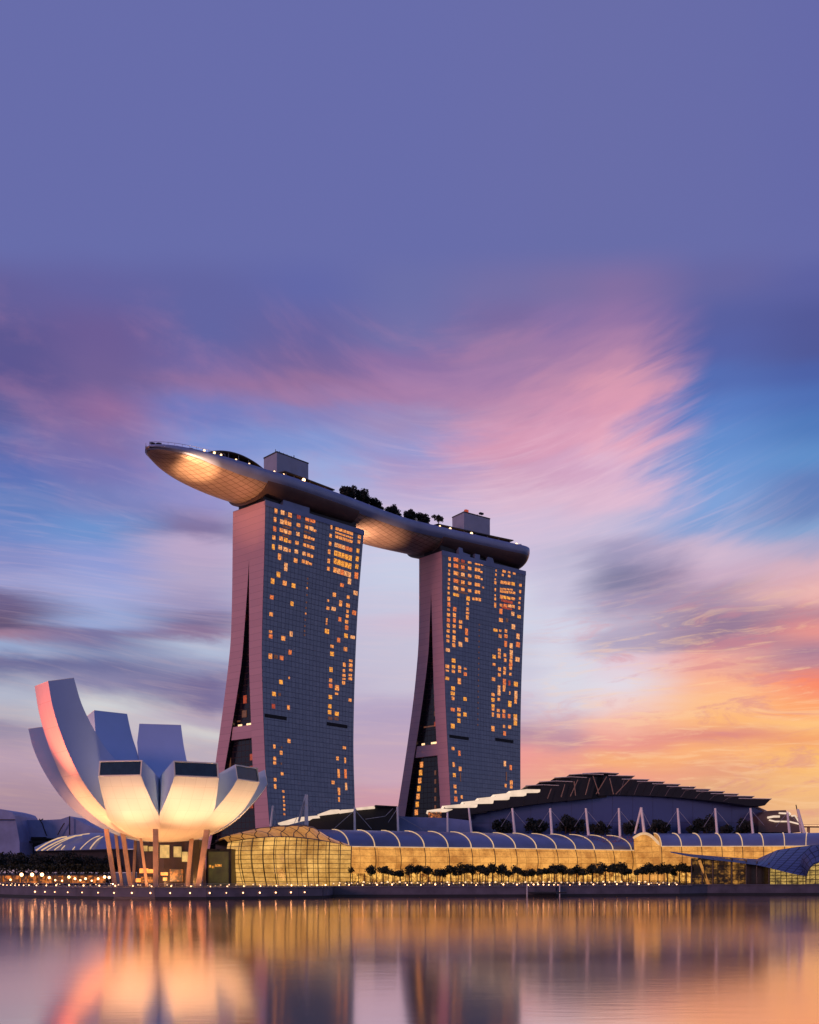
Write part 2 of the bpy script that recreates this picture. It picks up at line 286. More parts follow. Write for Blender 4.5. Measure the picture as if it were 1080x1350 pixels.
# ------------------------------------------------------------------ builders
ORG = {}
def pt(px, py, Y): return ((px - 540) * Y / F, Y, CAMZ + (HZ - py) * Y / F)
class MB:
    def __init__(s): s.v = []; s.f = []; s.uv = []
    def face(s, pts, uv=None):
        i = len(s.v); s.v += [tuple(p) for p in pts]; s.f.append(tuple(range(i, i + len(pts))))
        s.uv.append(uv or [(p[0] * .7 + p[1] * .7, p[2]) for p in pts])
    def grid(s, rows, uvrows=None, flip=False):
        i0 = len(s.v); nr = len(rows); nc = len(rows[0])
        for r in rows: s.v += [tuple(p) for p in r]
        for r in range(nr - 1):
            for c in range(nc - 1):
                q = [(r, c), (r, c + 1), (r + 1, c + 1), (r + 1, c)]
                if flip: q = q[::-1]
                s.f.append(tuple(i0 + a * nc + b for a, b in q))
                s.uv.append([uvrows[a][b] if uvrows else (rows[a][b][0] * .7 + rows[a][b][1] * .7, rows[a][b][2]) for a, b in q])
    def prism(s, poly, off):
        """poly: list of 3d points, off: extrusion vector"""
        off = Vector(off); p2 = [tuple(Vector(p) + off) for p in poly]
        s.face(poly); s.face(p2[::-1])
        n = len(poly)
        for i in range(n):
            j = (i + 1) % n
            s.face([poly[j], poly[i], p2[i], p2[j]])
    def box(s, c, size, rz=0.0):
        hx, hy, hz = [q / 2 for q in size]; co, si = cos(rz), sin(rz)
        def P(x, y, z): return (c[0] + x * co - y * si, c[1] + x * si + y * co, c[2] + z)
        s.prism([P(-hx, -hy, -hz), P(hx, -hy, -hz), P(hx, hy, -hz), P(-hx, hy, -hz)], (0, 0, 2 * hz))
    def tube(s, a, b, r0, r1=None, n=8):
        r1 = r0 if r1 is None else r1
        a, b = Vector(a), Vector(b); d = (b - a).normalized()
        up = Vector((0, 0, 1)) if abs(d.z) < .9 else Vector((1, 0, 0))
        x = d.cross(up).normalized(); y = d.cross(x)
        ra = [tuple(a + x * r0 * cos(2 * pi * k / n) + y * r0 * sin(2 * pi * k / n)) for k in range(n)]
        rb = [tuple(b + x * r1 * cos(2 * pi * k / n) + y * r1 * sin(2 * pi * k / n)) for k in range(n)]
        for k in range(n):
            j = (k + 1) % n; s.face([ra[k], ra[j], rb[j], rb[k]])
        s.face(ra[::-1]); s.face(rb)
    def path(s, pts, r, n=6):
        for a, b in zip(pts, pts[1:]): s.tube(a, b, r, r, n)
    def ball(s, c, r, n=8, m=6, sz=1.0):
        rows = []
        for i in range(m + 1):
            ph = -pi / 2 + pi * i / m
            rows.append([(c[0] + r * cos(ph) * cos(2 * pi * k / n), c[1] + r * cos(ph) * sin(2 * pi * k / n), c[2] + sz * r * sin(ph)) for k in range(n + 1)])
        s.grid(rows)
    def build(s, name, m, parent=None, smooth=False, **kw):
        o0 = ORG.get(parent, (0, 0, 0)) if parent else kw.pop('origin', (0, 0, 0))
        me = bpy.data.meshes.new(name)
        me.from_pydata([(a - o0[0], b - o0[1], c - o0[2]) for a, b, c in s.v], [], s.f)
        ul = me.uv_layers.new(name='UVMap'); i = 0
        for q in s.uv:
            for p in q: ul.data[i].uv = p; i += 1
        me.materials.append(m)
        if smooth:
            import bmesh
            bm = bmesh.new(); bm.from_mesh(me); bmesh.ops.remove_doubles(bm, verts=bm.verts, dist=.01)
            bm.to_mesh(me); bm.free()
            me.polygons.foreach_set('use_smooth', [True] * len(me.polygons))
        o = bpy.data.objects.new(name, me); C.objects.link(o)
        if parent: o.parent = parent
        else: o.location = o0
        ORG[o] = o0
        for k_, v_ in kw.items(): o[k_] = v_
        return o
def tag(o, label=None, cat=None, group=None, kind=None):
    for k_, v_ in (('label', label), ('category', cat), ('group', group), ('kind', kind)):
        if v_: o[k_] = v_
    return o
def thing(name, label, cat, loc, group=None):
    o = bpy.data.objects.new(name, None); C.objects.link(o); o.location = loc; o.empty_display_size = 1
    ORG[o] = tuple(loc); return tag(o, label, cat, group)
def copy_tree(o, parent=None, kids=None):
    c = o.copy(); C.objects.link(c); c.parent = parent
    for ch in [x for x in ALLKIDS.get(o, [])]: copy_tree(ch, c)
    return c
ALLKIDS = {}
def reg(o):
    for ch in o.children: ALLKIDS.setdefault(o, []).append(ch); reg(ch)
def curve(tab):
    """smooth interpolation of [(x, y)...]"""
    tab = sorted(tab); xs = [a for a, b in tab]; ys = [b for a, b in tab]; n = len(xs)
    m = []
    for i in range(n):
        if i == 0: m.append((ys[1] - ys[0]) / (xs[1] - xs[0]))
        elif i == n - 1: m.append((ys[-1] - ys[-2]) / (xs[-1] - xs[-2]))
        else: m.append((ys[i + 1] - ys[i - 1]) / (xs[i + 1] - xs[i - 1]))
    def f(x):
        if x <= xs[0]: return ys[0] + m[0] * (x - xs[0])
        if x >= xs[-1]: return ys[-1] + m[-1] * (x - xs[-1])
        i = max(j for j in range(n - 1) if xs[j] <= x); h = xs[i + 1] - xs[i]; t = (x - xs[i]) / h
        return (2*t**3-3*t*t+1)*ys[i] + (t**3-2*t*t+t)*h*m[i] + (-2*t**3+3*t*t)*ys[i+1] + (t**3-t*t)*h*m[i+1]
    return f
def lamp(name, kind, loc, target, energy, color, **kw):
    l = bpy.data.lights.new(name, kind); l.energy = energy; l.color = color
    for k_, v_ in kw.items(): setattr(l, k_, v_)
    o = bpy.data.objects.new(name, l); C.objects.link(o); o.location = loc
    if target: o.rotation_euler = (Vector(target) - Vector(loc)).to_track_quat('-Z', 'Y').to_euler()
    return o
GZ = 3.4

# ------------------------------------------------------------------ water
wm = bpy.data.materials.new('water'); wm.use_nodes = True
t = N(wm.node_tree); b = wm.node_tree.nodes['Principled BSDF']
co = t.n('ShaderNodeTexCoord').outputs['Object']
cx, cy, cz = t.sep(co)[:3]
wm.node_tree.nodes.remove(b)
deep = t.n('ShaderNodeBsdfDiffuse'); deep.inputs[0].default_value = (.010, .012, .028, 1)
gls = t.n('ShaderNodeBsdfGlossy'); gls.inputs['Color'].default_value = (1.0, .85, .79, 1)
t.put(gls.inputs['Roughness'], t.rng(t.noise(t.xyz(t.m('MULTIPLY', cx, .006), t.m('MULTIPLY', cy, .02)), 1.0, 3.0), .35, .65, .085, .12))
frs = t.n('ShaderNodeLayerWeight'); frs.inputs['Blend'].default_value = .5
mx = t.n('ShaderNodeMixShader'); t.put(mx.inputs[0], t.rng(frs.outputs['Facing'], 0.0, .85, .06, .97)); t.put(mx.inputs[1], deep.outputs[0]); t.put(mx.inputs[2], gls.outputs[0])
t.put(wm.node_tree.nodes['Material Output'].inputs[0], mx.outputs[0])
bp = t.n('ShaderNodeBump'); bp.inputs['Strength'].default_value = .22; bp.inputs['Distance'].default_value = .035
hn = t.m('ADD', t.noise(t.xyz(t.m('MULTIPLY', cx, .16), t.m('MULTIPLY', cy, .55)), 1.0, 4.0, .6, .6), t.m('MULTIPLY', t.noise(t.xyz(t.m('MULTIPLY', cx, .05), t.m('MULTIPLY', cy, .14), 4.0), 1.0, 2.0, .5), .35))
t.put(bp.inputs['Height'], hn); t.put(gls.inputs['Normal'], bp.outputs[0])
g = MB(); g.face([(-6000, -800, 0), (6000, -800, 0), (6000, 9000, 0), (-6000, 9000, 0)])
g.build('water', wm, kind='structure')

# ------------------------------------------------------------------ land and quays
shore = [(-3000, 1500), (-300, 470), (-170, 398), (-137, 379), (-118, 359), (-101, 346), (-88, 338.5), (-75, 335.5), (-60, 336), (-46, 341), (-34, 347), (-27, 352), (-25.5, 360), (-25, 369),
         (0, 371), (20, 372.5), (48, 374), (48.6, 378), (70, 382), (92, 388), (97, 392), (104, 398), (150, 401), (300, 405), (3000, 700)]
g = MB(); g.face([(x, y, GZ) for x, y in shore] + [(3000, 9000, GZ), (-3000, 9000, GZ)])
g.build('ground', M['paving'], kind='structure')
def quay(i0, i1, nm, ztop):
    g = MB(); d = MB(); c = MB()
    for a, b_ in zip(shore[i0:i1], shore[i0 + 1:i1 + 1]):
        ex = (Vector((b_[0], b_[1])) - Vector((a[0], a[1]))).normalized(); nn = Vector((ex.y, -ex.x))
        def o(p, k): return (p[0] + nn.x * k, p[1] + nn.y * k)
        A, B, A2, B2 = o(a, 0.3), o(b_, 0.3), o(a, -.5), o(b_, -.5)
        g.face([(A[0], A[1], .75), (B[0], B[1], .75), (B[0], B[1], ztop - .25), (A[0], A[1], ztop - .25)])
        D, E = o(a, .02), o(b_, .02)
        d.face([(D[0], D[1], -1), (E[0], E[1], -1), (E[0], E[1], .75), (D[0], D[1], .75)])
        d.face([(D[0], D[1], .75), (E[0], E[1], .75), (B[0], B[1], .75), (A[0], A[1], .75)])
        A3, B3 = o(a, .5), o(b_, .5)
        c.prism([(A3[0], A3[1], ztop - .25), (B3[0], B3[1], ztop - .25), (B2[0], B2[1], ztop - .25), (A2[0], A2[1], ztop - .25)], (0, 0, .3))
    g.build('quay_wall', M['quay'], kind='structure'); d.build('quay_wall_foot', M['quaydark'], kind='structure'); c.build('quay_kerb', M['quay'], kind='structure')
quay(0, 13, 'promontory', GZ); quay(13, 20, 'mall', GZ); quay(20, 24, 'east', GZ + .35)

# railings along the two promenades
def railing(pts, label, step=2.6):
    t0 = thing('railing', label, 'railing', (pts[0][0], pts[0][1], GZ))
    up = [(x, y + .6, GZ + 1.15) for x, y in pts]
    r = MB(); r.path(up, .05, 5); r.build('top_rail', M['steel'], t0)
    r = MB(); r.path([(x, y, z - .5) for x, y, z in up], .03, 4); r.build('mid_rail', M['steel'], t0)
    tot = 0; first = None; nxt = 0
    for a, b_ in zip(pts, pts[1:]):
        L = sqrt((b_[0] - a[0]) ** 2 + (b_[1] - a[1]) ** 2)
        while nxt < tot + L:
            k_ = (nxt - tot) / L; x = a[0] + (b_[0] - a[0]) * k_; y = a[1] + (b_[1] - a[1]) * k_ + .6
            if first is None:
                p = MB(); p.tube((x, y, GZ), (x, y, GZ + 1.15), .05, n=5); first = p.build('post', M['steel'], t0); fx = (x, y)
            else:
                c = first.copy(); C.objects.link(c); c.parent = t0; c.location = (x - fx[0], y - fx[1], 0)
            nxt += step
        tot += L
railing(shore[3:12], 'thin metal railing along the edge of the round promenade below the lotus building')
railing(shore[13:20], 'thin metal railing along the promenade in front of the golden mall')

# ------------------------------------------------------------------ towers
PROX, PROY = [], []
def make_tower(name, label, c0, d, L, H, front_near, front_far, inner, bout, binn, zsplit, wins, slots, topbits, zbeam, side_lights):
    d = Vector((d[0], d[1])).normalized(); n = Vector((-d.y, d.x))
    c0 = Vector(c0)
    fn, ff, fi, bo, bi = curve(front_near), curve(front_far), curve(inner), curve(bout), curve(binn)
    def vf(u, z): k_ = u / L; return fn(z) * (1 - k_) + ff(z) * k_
    def P(u, v, z): q = c0 + d * u + n * v; return (q.x, q.y, z)
    T = thing(name, label, 'hotel tower', (c0.x, c0.y, GZ))
    zs = [GZ + (H - GZ) * i / 40 for i in range(41)]; us = [L * i / 16 for i in range(17)]
    g = MB(); g.grid([[P(u, vf(u, z), z) for u in us] for z in zs], [[(u, z) for u in us] for z in zs]); g.build('glass_facade', M['glass'], T, smooth=True)
    # solid slabs behind the facade
    def vi(u, z): return vf(u, z) + max(6, fi(z) - fn(z))
    def vo(u, z): return vf(u, z) * .3 + bo(z) - fn(z) * .3
    def vbi(u, z): return vf(u, z) * .3 + bi(z) - fn(z) * .3
    g = MB()
    g.grid([[P(0, fn(z) + (vi(0, z) - fn(z)) * k_, z) for k_ in (1, .5, .0)] for z in zs], [[(k_ * 12, z) for k_ in (1, .5, 0)] for z in zs])
    g.grid([[P(L, ff(z), z), P(L, vi(L, z), z)] for z in zs])
    g.build('front_slab', M['end'], T)
    g = MB(); g.grid([[P(.05, vi(0, z), z), P(L, vi(L, z), z)] for z in zs], flip=True); g.build('inner_wall', M['atrium'], T)
    zz = [z for z in zs]
    def bin2(u, z): return max(vi(u, z) + .05, vbi(u, z)) if z < zsplit else vi(u, z) + .05
    rows = []
    g = MB()
    g.grid([[P(.25, bo(z), z), P(.25, bin2(0, z), z)] for z in zz], [[(40, z), (28, z)] for z in zz])
    g.grid([[P(0.25, bo(z), z), P(L, vo(L, z), z)] for z in zz], flip=True)
    g.grid([[P(L, bin2(L, z), z), P(L, vo(L, z), z)] for z in zz])
    g.build('splayed_slab', M['end'], T)
    g = MB(); g.grid([[P(.3, bin2(0, z), z), P(L, bin2(L, z), z)] for z in zz]); g.build('inner_wall', M['atrium'], T)
    g = MB(); g.face([P(0, 0, H), P(L, 0, H), P(L, vo(L, H), H), P(0, bo(H), H)]); g.build('roof', M['dark'], T)
    # recessed plinth under the deck on the roof
    g = MB(); g.prism([P(1.5, 3, H), P(L - 3, 3, H), P(L - 3, bo(H) - 3, H), P(1.5, bo(H) - 3, H)], (0, 0, 6)); g.build('roof_plinth', M['dark'], T)
    # parapet strip above the facade
    g = MB(); g.prism([P(0, -.15, H - 2.2), P(L, -.15, H - 2.2), P(L, .5, H - 2.2), P(0, .5, H - 2.2)], (0, 0, 2.6)); g.build('parapet', M['roofblue'], T)
    # glazed atrium in the gap between the slabs
    g = MB(); za = [GZ + (zsplit - GZ) * i / 30 for i in range(31)]
    g.grid([[P(3.2, bin2(0, z) + .3, z), P(3.2, vi(0, z) - .3, z)] for z in za], [[(bin2(0, z), z), (vi(0, z), z)] for z in za])
    at = g.build('atrium_wall', M['atrium'], T)
    g = MB(); zb = zbeam; g.prism([P(.9, bin2(0, zb) + .2, zb - 3.2), P(.9, vi(0, zb) - .2, zb - 3.2), P(.9, vi(0, zb) - .2, zb + 3.4), P(.9, bin2(0, zb) - 1.0, zb + 3.4)], (d.x * 6, d.y * 6, 0))
    g.build('link_bridge', M['end'], T)
    for (f_, z, wv, hv, mm) in side_lights:
        a, b_ = bin2(0, z), vi(0, z); v = b_ + (a - b_) * f_
        g = MB(); g.prism([P(2.9, v + wv / 2, z), P(2.9, v - wv / 2, z), P(2.9, v - wv / 2, z + hv), P(2.9, v + wv / 2, z + hv)], (d.x * .2, d.y * .2, 0))
        g.build('atrium_light', mm, T)
    # ray from the viewer's point through a facade position measured in the photograph -> (u, z) on the curved wall
    def uz(px, py):
        rx = (px - 540) / F; rz = (HZ - py) / F; v = 0
        u = z = 0
        for _ in range(6):
            base = c0 + n * v
            den = rx * d.y - d.x                       # solve base + d*u = (rx*Y, Y)
            u = (base.x - rx * base.y) / den * 1.0
            Y = base.y + d.y * u; z = CAMZ + rz * Y; v = vf(u, z)
        return u, z
    ws = []
    for (px, py, pw, ph, kd) in wins:
        u0, z0 = uz(px - pw / 2, py); u1, _ = uz(px + pw / 2, py); uc, za_ = uz(px, py - ph / 2); _, zb_ = uz(px, py + ph / 2)
        wd = max(.8, min(abs(u1 - u0), 12)); hh = max(.9, za_ - zb_)
        ws.append((wd * hh, (u0 + u1) / 2, (za_ + zb_) / 2, wd, hh, kd))
    ws.sort(key=lambda q: -q[0])
    rest = MB(); dims = MB()
    for i, (ar, uc, zc, wd, hh, kd) in enumerate(ws):
        g = MB() if (i < 96 and kd != 'd') else (dims if kd == 'd' else rest)
        u0, u1 = max(.3, uc - wd / 2), min(L - .2, uc + wd / 2); z0, z1 = zc - hh / 2, zc + hh / 2
        q = [P(u0, vf(u0, z0) - .16, z0), P(u1, vf(u1, z0) - .16, z0), P(u1, vf(u1, z1) - .16, z1), P(u0, vf(u0, z1) - .16, z1)]
        g.prism(q, (n.x * .12, n.y * .12, 0))
        if i < 96 and kd != 'd': g.build('lit_window', M['winred'] if kd == 'r' else M['windim'] if kd == 'd' else random.choice(M['win'][:3] if kd == '' else M['win'][3:]), T)
    dims.build('dim_window', M['windim'], T, kind='stuff')
    if len(ws) > 96: rest.build('small_lit_window', M['win'][0], T, kind='stuff')
    for (pa, ya, pb, yb, hpx) in slots:
        (u0, z0), (u1, z1) = uz(pa, ya), uz(pb, yb)
        g = MB(); g.prism([P(u0, vf(u0, z0) - .12, z0 - .9), P(u1, vf(u1, z1) - .12, z0 - .9), P(u1, vf(u1, z1) - .12, z0 + .9), P(u0, vf(u0, z0) - .12, z0 + .9)], (n.x * .1, n.y * .1, 0))
        g.build('louvre_band', M['slot'], T)
    for poly in topbits:
        g = MB(); q = []
        for (uf, zz_) in poly: q.append(P(uf, 1.0, H + zz_))
        g.prism(q, (n.x * 2.5, n.y * 2.5, 0)); g.build('roof_plant', M['roofblue'], T)
    return T, P, uz

def Z(x0, y0, s, lst):
    out = []
    for r in lst:
        X, Y, a, b_ = r[:4]; out.append((x0 + X / s, y0 + Y / s, a / s * .92, b_ / s * .92, r[4] if len(r) > 4 else ''))
    return out
w1 = Z(340, 655, 12.275, [(292,230,45,80),(278,370,45,80),(272,520,50,85),(258,660,50,70,'y'),(250,810,45,90,'y'),
 (400,255,62,75),(455,270,36,55,'d'),(520,295,62,75),(662,325,65,70,'r'),(800,360,65,75),(885,390,90,60),
 (390,405,66,75),(450,412,46,80),(510,437,60,70),(657,458,60,60),(787,490,55,60),(865,515,70,70),(922,550,46,40,'r'),
 (382,540,60,65),(450,562,64,70),(515,582,50,65,'r'),(648,602,60,65),(768,645,50,60),(825,662,48,50),(885,685,64,45),
 (375,675,60,70),(450,700,60,75,'y'),(515,725,50,50,'r'),(632,745,60,60),(755,780,50,55),(815,800,50,55),(880,820,66,55),
 (360,820,65,75),(450,852,80,70),(515,870,30,50,'r'),(622,885,60,65),(750,920,60,65),(820,940,50,60),(875,962,40,50),
 (350,970,50,110),(610,1030,60,75),(735,1045,50,60),(795,1065,50,60),(850,1085,50,40),(452,1135,55,140),(332,1258,60,95,'y'),(240,1348,55,60,'y'),
 (480,365,120,14,'d'),(460,495,130,14,'d'),(450,630,120,14,'d'),(600,520,40,24,'d'),(820,430,110,14,'d'),(800,575,120,14,'d'),(800,725,120,14,'d')])
w1 += Z(415, 670, 12.275, [(268,305,30,75),(255,445,40,60),(248,575,40,70),(232,705,40,75),(225,855,40,75,'y'),(220,980,45,65,'y'),
 (722,465,50,60),(712,545,45,60),(697,690,45,75,'y'),(687,820,50,85,'y'),(680,945,50,80,'y'),(672,1090,60,110),(562,1185,55,100),(440,1245,60,60)])
for (ys_, hh) in ((335, 50), (400, 30), (462, 50), (595, 72), (730, 90), (860, 96), (1000, 88)):
    w1 += Z(415, 670, 12.275, [(360 - (ys_ - 335) * .05 + 58 * k_, ys_ + 19 * k_, 54, hh, 'y' if ys_ in (730, 860) else ('r' if ys_ == 400 else '')) for k_ in range(5)])
w1 += Z(340, 760, 6.747, [(131,42,32,50,'y'),(238,60,36,45),(317,82,34,42,'y'),(124,185,34,38),(303,242,28,42,'y'),(118,336,32,36,'y'),(113,492,28,24),(114,532,32,38),(225,550,36,44),(296,511,26,48),(286,675,28,44),(111,709,32,50),(212,725,34,40),(205,939,32,40,'y'),(278,902,12,22),(143,1045,34,40,'y'),(139,1155,30,44,'r'),(272,1165,24,42),(193,1050,22,30,'d'),(160,715,36,36,'d'),
 (815,45,30,50),(747,77,30,30),(868,147,38,40),(680,162,30,38),(804,184,26,30),(625,215,16,22),(736,240,26,56),(801,257,34,38),(622,282,26,30),(673,289,40,34),(797,310,20,30),(856,323,36,42),(795,353,26,30),(729,381,28,40),(789,403,28,34),(789,455,30,40),(614,488,38,44,'y'),(784,527,32,42,'y'),(843,540,42,30),(718,566,28,42),(660,622,30,28),(660,688,34,40,'y'),(779,647,32,38),(769,785,24,38),(826,750,30,22),(825,790,32,34),(826,832,30,26),(822,877,30,22),(822,910,32,26),(765,838,20,28),(765,880,30,24,'y'),(765,912,28,12),(762,946,28,32,'y'),(651,828,30,44,'y'),(647,924,28,34),(647,973,30,38),(704,990,38,50),(700,1043,28,20),(644,1072,32,38,'y'),(640,1155,30,38,'y'),(638,1207,32,38,'y'),(702,1222,36,38,'y'),(820,1100,26,30),(643,1262,40,30,'d'),(698,1265,40,30,'d'),
 (613,380,14,14),(612,400,14,14),(611,422,14,16),(443,20,8,14,'d'),(441,62,8,14,'d'),(438,104,8,16),(436,165,8,14,'d'),(432,230,8,16,'d'),(428,280,8,14,'d'),(425,332,8,18),(421,385,8,14,'d'),(418,440,8,14,'d'),(416,485,8,14,'d'),(415,520,8,14,'d')])
w1 += Z(270, 820, 4.657, [(517,730,18,26),(427,765,14,26),(469,803,16,26),(429,838,18,22),(429,865,18,22),(475,932,16,20,'y'),(432,968,16,22),(432,1010,14,30),(482,1040,14,14),(484,1075,10,14),(486,1100,10,14,'y'),(488,1125,12,14),(488,1150,12,14),(488,1180,12,14),(857,772,20,18,'y'),(815,838,16,24),(862,850,10,36),(822,930,14,58),(864,932,14,60),(787,985,20,22),(868,1010,12,48),(824,1040,14,48),(824,1090,10,30),(472,770,8,14,'d'),(470,870,8,14,'d')])
w2 = Z(575, 725, 13.5, [(238,160,40,65),(238,270,45,65),(232,365,30,35),(230,430,35,50),(228,527,40,50),(225,602,35,40),(223,678,35,55),(222,768,38,45),(224,870,50,80),(226,970,52,80),(220,1065,45,40,'y'),(220,1155,58,62),(217,1250,55,70),(217,1335,50,45),
 (355,800,110,55,'y'),(570,865,65,80,'y'),(665,870,40,50,'y'),(720,875,45,55),(775,885,45,60),(562,955,40,50),(560,1055,45,60,'y'),(558,1125,60,40),(555,1200,45,80),(330,1055,60,80),(325,1160,55,75),(325,1255,50,80),(435,1280,60,65),(815,255,45,45,'r'),(806,395,40,36,'r'),(810,520,34,34,'r'),(835,668,34,30,'r')])
for ys_ in (172, 285, 415, 552, 682):
    w2 += Z(575, 725, 13.5, [(352,ys_,86,70),(475,ys_+24,66,64,'r' if ys_ == 172 else ''),(596,ys_+44,62,56,'r' if ys_ == 172 else ''),(712,ys_+64,46,64),(760,ys_+72,44,60),(470,ys_+78,200,12,'d'),(410,ys_+4,24,50,'d')])
w2 += Z(635, 740, 13.5, [(258,165,20,40,'r'),(255,240,25,45,'y'),(243,320,25,30),(243,380,35,60,'r'),(243,505,25,60,'y'),(240,605,20,35),(242,670,30,50,'y'),(240,780,35,90,'r'),(400,180,65,45,'r'),(490,190,45,45,'r'),(580,215,50,45,'r'),(375,245,35,40,'r'),(490,265,45,45,'r'),
 (362,375,54,62,'y'),(422,382,54,60,'y'),(484,390,54,60,'y'),(560,402,66,60,'y'),(350,490,50,26),(410,495,50,26),(470,500,50,26),(530,505,50,26),(352,535,50,44,'y'),(404,542,44,44,'y'),(450,548,44,44,'y'),(510,553,54,44,'y'),(573,562,50,44),
 (350,632,50,70,'y'),(410,642,60,60,'y'),(480,655,66,56,'y'),(560,667,70,50),(345,780,45,50),(420,790,70,60),(500,795,70,60),(565,805,50,56),(450,715,220,44,'r'),(450,838,200,30,'r'),
 (690,425,45,50,'r'),(685,540,35,60,'r'),(680,660,35,50,'r'),(670,740,35,40,'r'),(668,830,38,60,'r'),(695,210,30,50,'d'),
 (343,890,55,100),(555,935,55,75),(665,985,65,60,'y'),(343,1045,70,70),(450,1050,45,70,'d'),(565,1165,65,90),(245,1225,75,55,'y'),(330,1235,40,40,'y'),(432,1240,45,60),(328,1325,50,50),(435,1325,55,50),(645,1320,50,70)])
w2 += Z(575, 820, 8.44, [(135,42,34,40),(201,48,32,40),(270,55,32,40),(134,100,34,36),(201,108,32,36),(131,160,34,34),(200,175,34,50),(338,110,32,80),(130,210,32,34),(338,197,34,48),(197,215,30,20),(196,258,34,42,'r'),(270,248,40,56),(130,312,46,40),(194,430,42,48,'y'),(125,495,42,40),(124,542,36,20,'r'),(193,498,38,38,'y'),(192,550,34,36),(261,505,34,38),(261,548,32,32),(325,520,30,20,'r'),(324,580,36,40),(124,628,42,38,'y'),(258,658,36,72),(188,738,42,46,'y'),(185,795,46,40,'y'),(188,850,30,40),(322,857,36,42,'y'),(185,975,46,40),(254,975,38,42),(254,1030,38,40,'y'),(321,1030,38,46,'y'),(253,1098,36,50,'y'),(185,1158,44,54,'y'),
 (712,157,32,40),(775,160,34,40),(773,245,30,70),(911,160,34,64),(911,252,44,60),(703,312,32,32,'y'),(645,387,38,42,'y'),(703,350,30,26,'y'),(703,388,28,36,'y'),(765,370,28,40),(769,425,28,40,'y'),(835,265,34,60),(836,340,34,60),(835,390,30,40),(832,435,34,36),(830,475,38,40),(828,515,30,36),(905,417,50,52),(643,473,34,32,'y'),(705,525,32,40),(763,520,28,40),(760,565,28,42),(702,587,30,40),(825,580,26,34),(638,637,38,40),(760,665,34,66),(757,720,30,40),(755,755,26,40),(816,680,24,60,'r'),(887,692,46,56,'y'),(700,735,28,66),(700,790,34,60),(633,808,34,36),(820,790,14,40,'r'),(632,868,36,46,'y'),(697,862,28,34,'r'),(887,810,34,90),(884,880,28,60),(820,912,38,70,'y'),(633,935,34,40,'y'),(632,972,32,28),(632,1030,22,50,'r'),(692,985,32,36),(693,1043,36,46),(754,993,30,38,'y'),(752,1045,32,50),(813,1048,28,48),(881,1045,40,38,'y'),(882,1080,40,34),(882,1125,38,56,'y'),(632,1187,34,62),(755,1162,22,34),(818,1168,34,40),(762,1240,30,50)]
 + [(480 - i * .9, 30 + i * 62, 8, 14, 'd') for i in range(19)])
w2 += Z(510, 820, 4.819, [(421,804,18,22),(461,834,14,34),(425,906,14,32),(466,933,18,30),(429,973,18,26,'y'),(433,1045,18,24,'y'),(437,1080,12,20),(438,1125,20,34),(476,1112,12,22),(750,900,14,36),(787,925,14,34),(791,1020,18,30),(755,1040,12,24),(791,1048,16,20),(468,985,6,60,'d'),(760,980,6,60,'d')])
sl1 = [(.15, z, 1.6, 3.0, M['winred'] if i % 2 else M['windim']) for i, z in enumerate((96, 101, 106, 112, 117, 122, 128, 134, 140))] + \
      [(.2, z, 2.4, 3.2, M['winred']) for z in (40, 46, 52, 58, 64)] + [(.62, 86, 3.5, 3.5, M['windim']), (.66, 93, 2.5, 4, M['winred']), (.9, 84, 2.6, .8, M['windim']), (.3, 81.8, 5, .9, M['lampsoft']), (.8, 81.8, 3, .9, M['lampsoft']), (.95, 60, 1.2, 9, M['windim'])]
T1, P1, uz1 = make_tower('hotel_tower', 'nearer of the two glass hotel towers, under the deck\'s long overhang', (-70.6, 557), (.68, .733), 68, 190,
    [(190, 0), (167.7, .6), (130.5, 2.3), (108, 2.5), (60, 0), (32, -3.1), (3, -6.6)],
    [(190, 0), (141.5, 5.2), (81, 7.9), (44, 6.8), (3, 4.8)],
    [(190, 12.6), (130, 12.4), (108, 12.3), (60, 9.6), (32, 7.7), (3, 4.6)],
    [(190, 25.5), (130, 27.0), (108, 30.2), (60, 40.8), (32, 48.5), (3, 58)],
    [(190, 12.7), (167, 12.6), (130, 16.4), (108, 19.7), (60, 32.5), (32, 41), (3, 50)], 167,
    w1, [(349, 943, 378, 946, 3), (431, 954, 458, 957, 3)], [[(12, 0), (30, 0), (30, 4.2), (15.5, 4.6), (14, 5.6), (12.8, 5.4)]], 78, sl1)
sl2 = [(.78 - i * .0, 14 + i * 4.6, 2.6, 3.2, M['win'][3 if i % 2 else 0]) for i in range(13)] + [(.25, 14 + i * 5, 1.4, 2.6, M['windim']) for i in range(11)] + \
      [(.25, z, 1.4, 2.6, M['winred'] if i % 3 == 0 else M['windim']) for i, z in enumerate(range(92, 150, 6))] + [(.82, 82, 2.5, 1.1, M['lampsoft']), (.3, 82, 5, 1.1, M['lampsoft']), (.6, 92, 9, .8, M['windim'])]
T2, P2, uz2 = make_tower('hotel_tower', 'farther of the two glass hotel towers, behind the stepped hall roof', (18.5, 646), (.756, .654), 69, 190.5,
    [(191, 0), (150, -.4), (133, -1.5), (103, -2.9), (49, -6.8), (3, -9.8)],
    [(191, 0), (160, 1.9), (109, 4.2), (61, 4.5), (3, 4)],
    [(191, 10.4), (150, 8.5), (133, 7.9), (103, 6.4), (49, 1.8), (3, -1)],
    [(191, 20), (150, 20.2), (133, 21.4), (103, 26.2), (49, 38.5), (3, 51)],
    [(191, 10.5), (171, 9.7), (150, 10.8), (133, 12.2), (103, 17.9), (49, 30.8), (3, 41)], 171,
    w2, [(592.5, 970.5, 618, 973, 3), (653, 974.5, 677, 977.5, 3)],
    [[(14, 0), (23, 0), (23, 2.2), (17.5, 2.6), (17, 4.8), (14, 5)], [(27, 0), (31, 0), (31, 3.6), (27, 3.6)], [(36, 0), (43, 0), (42, 3), (40.5, 5), (38, 5)]], 78, sl2)

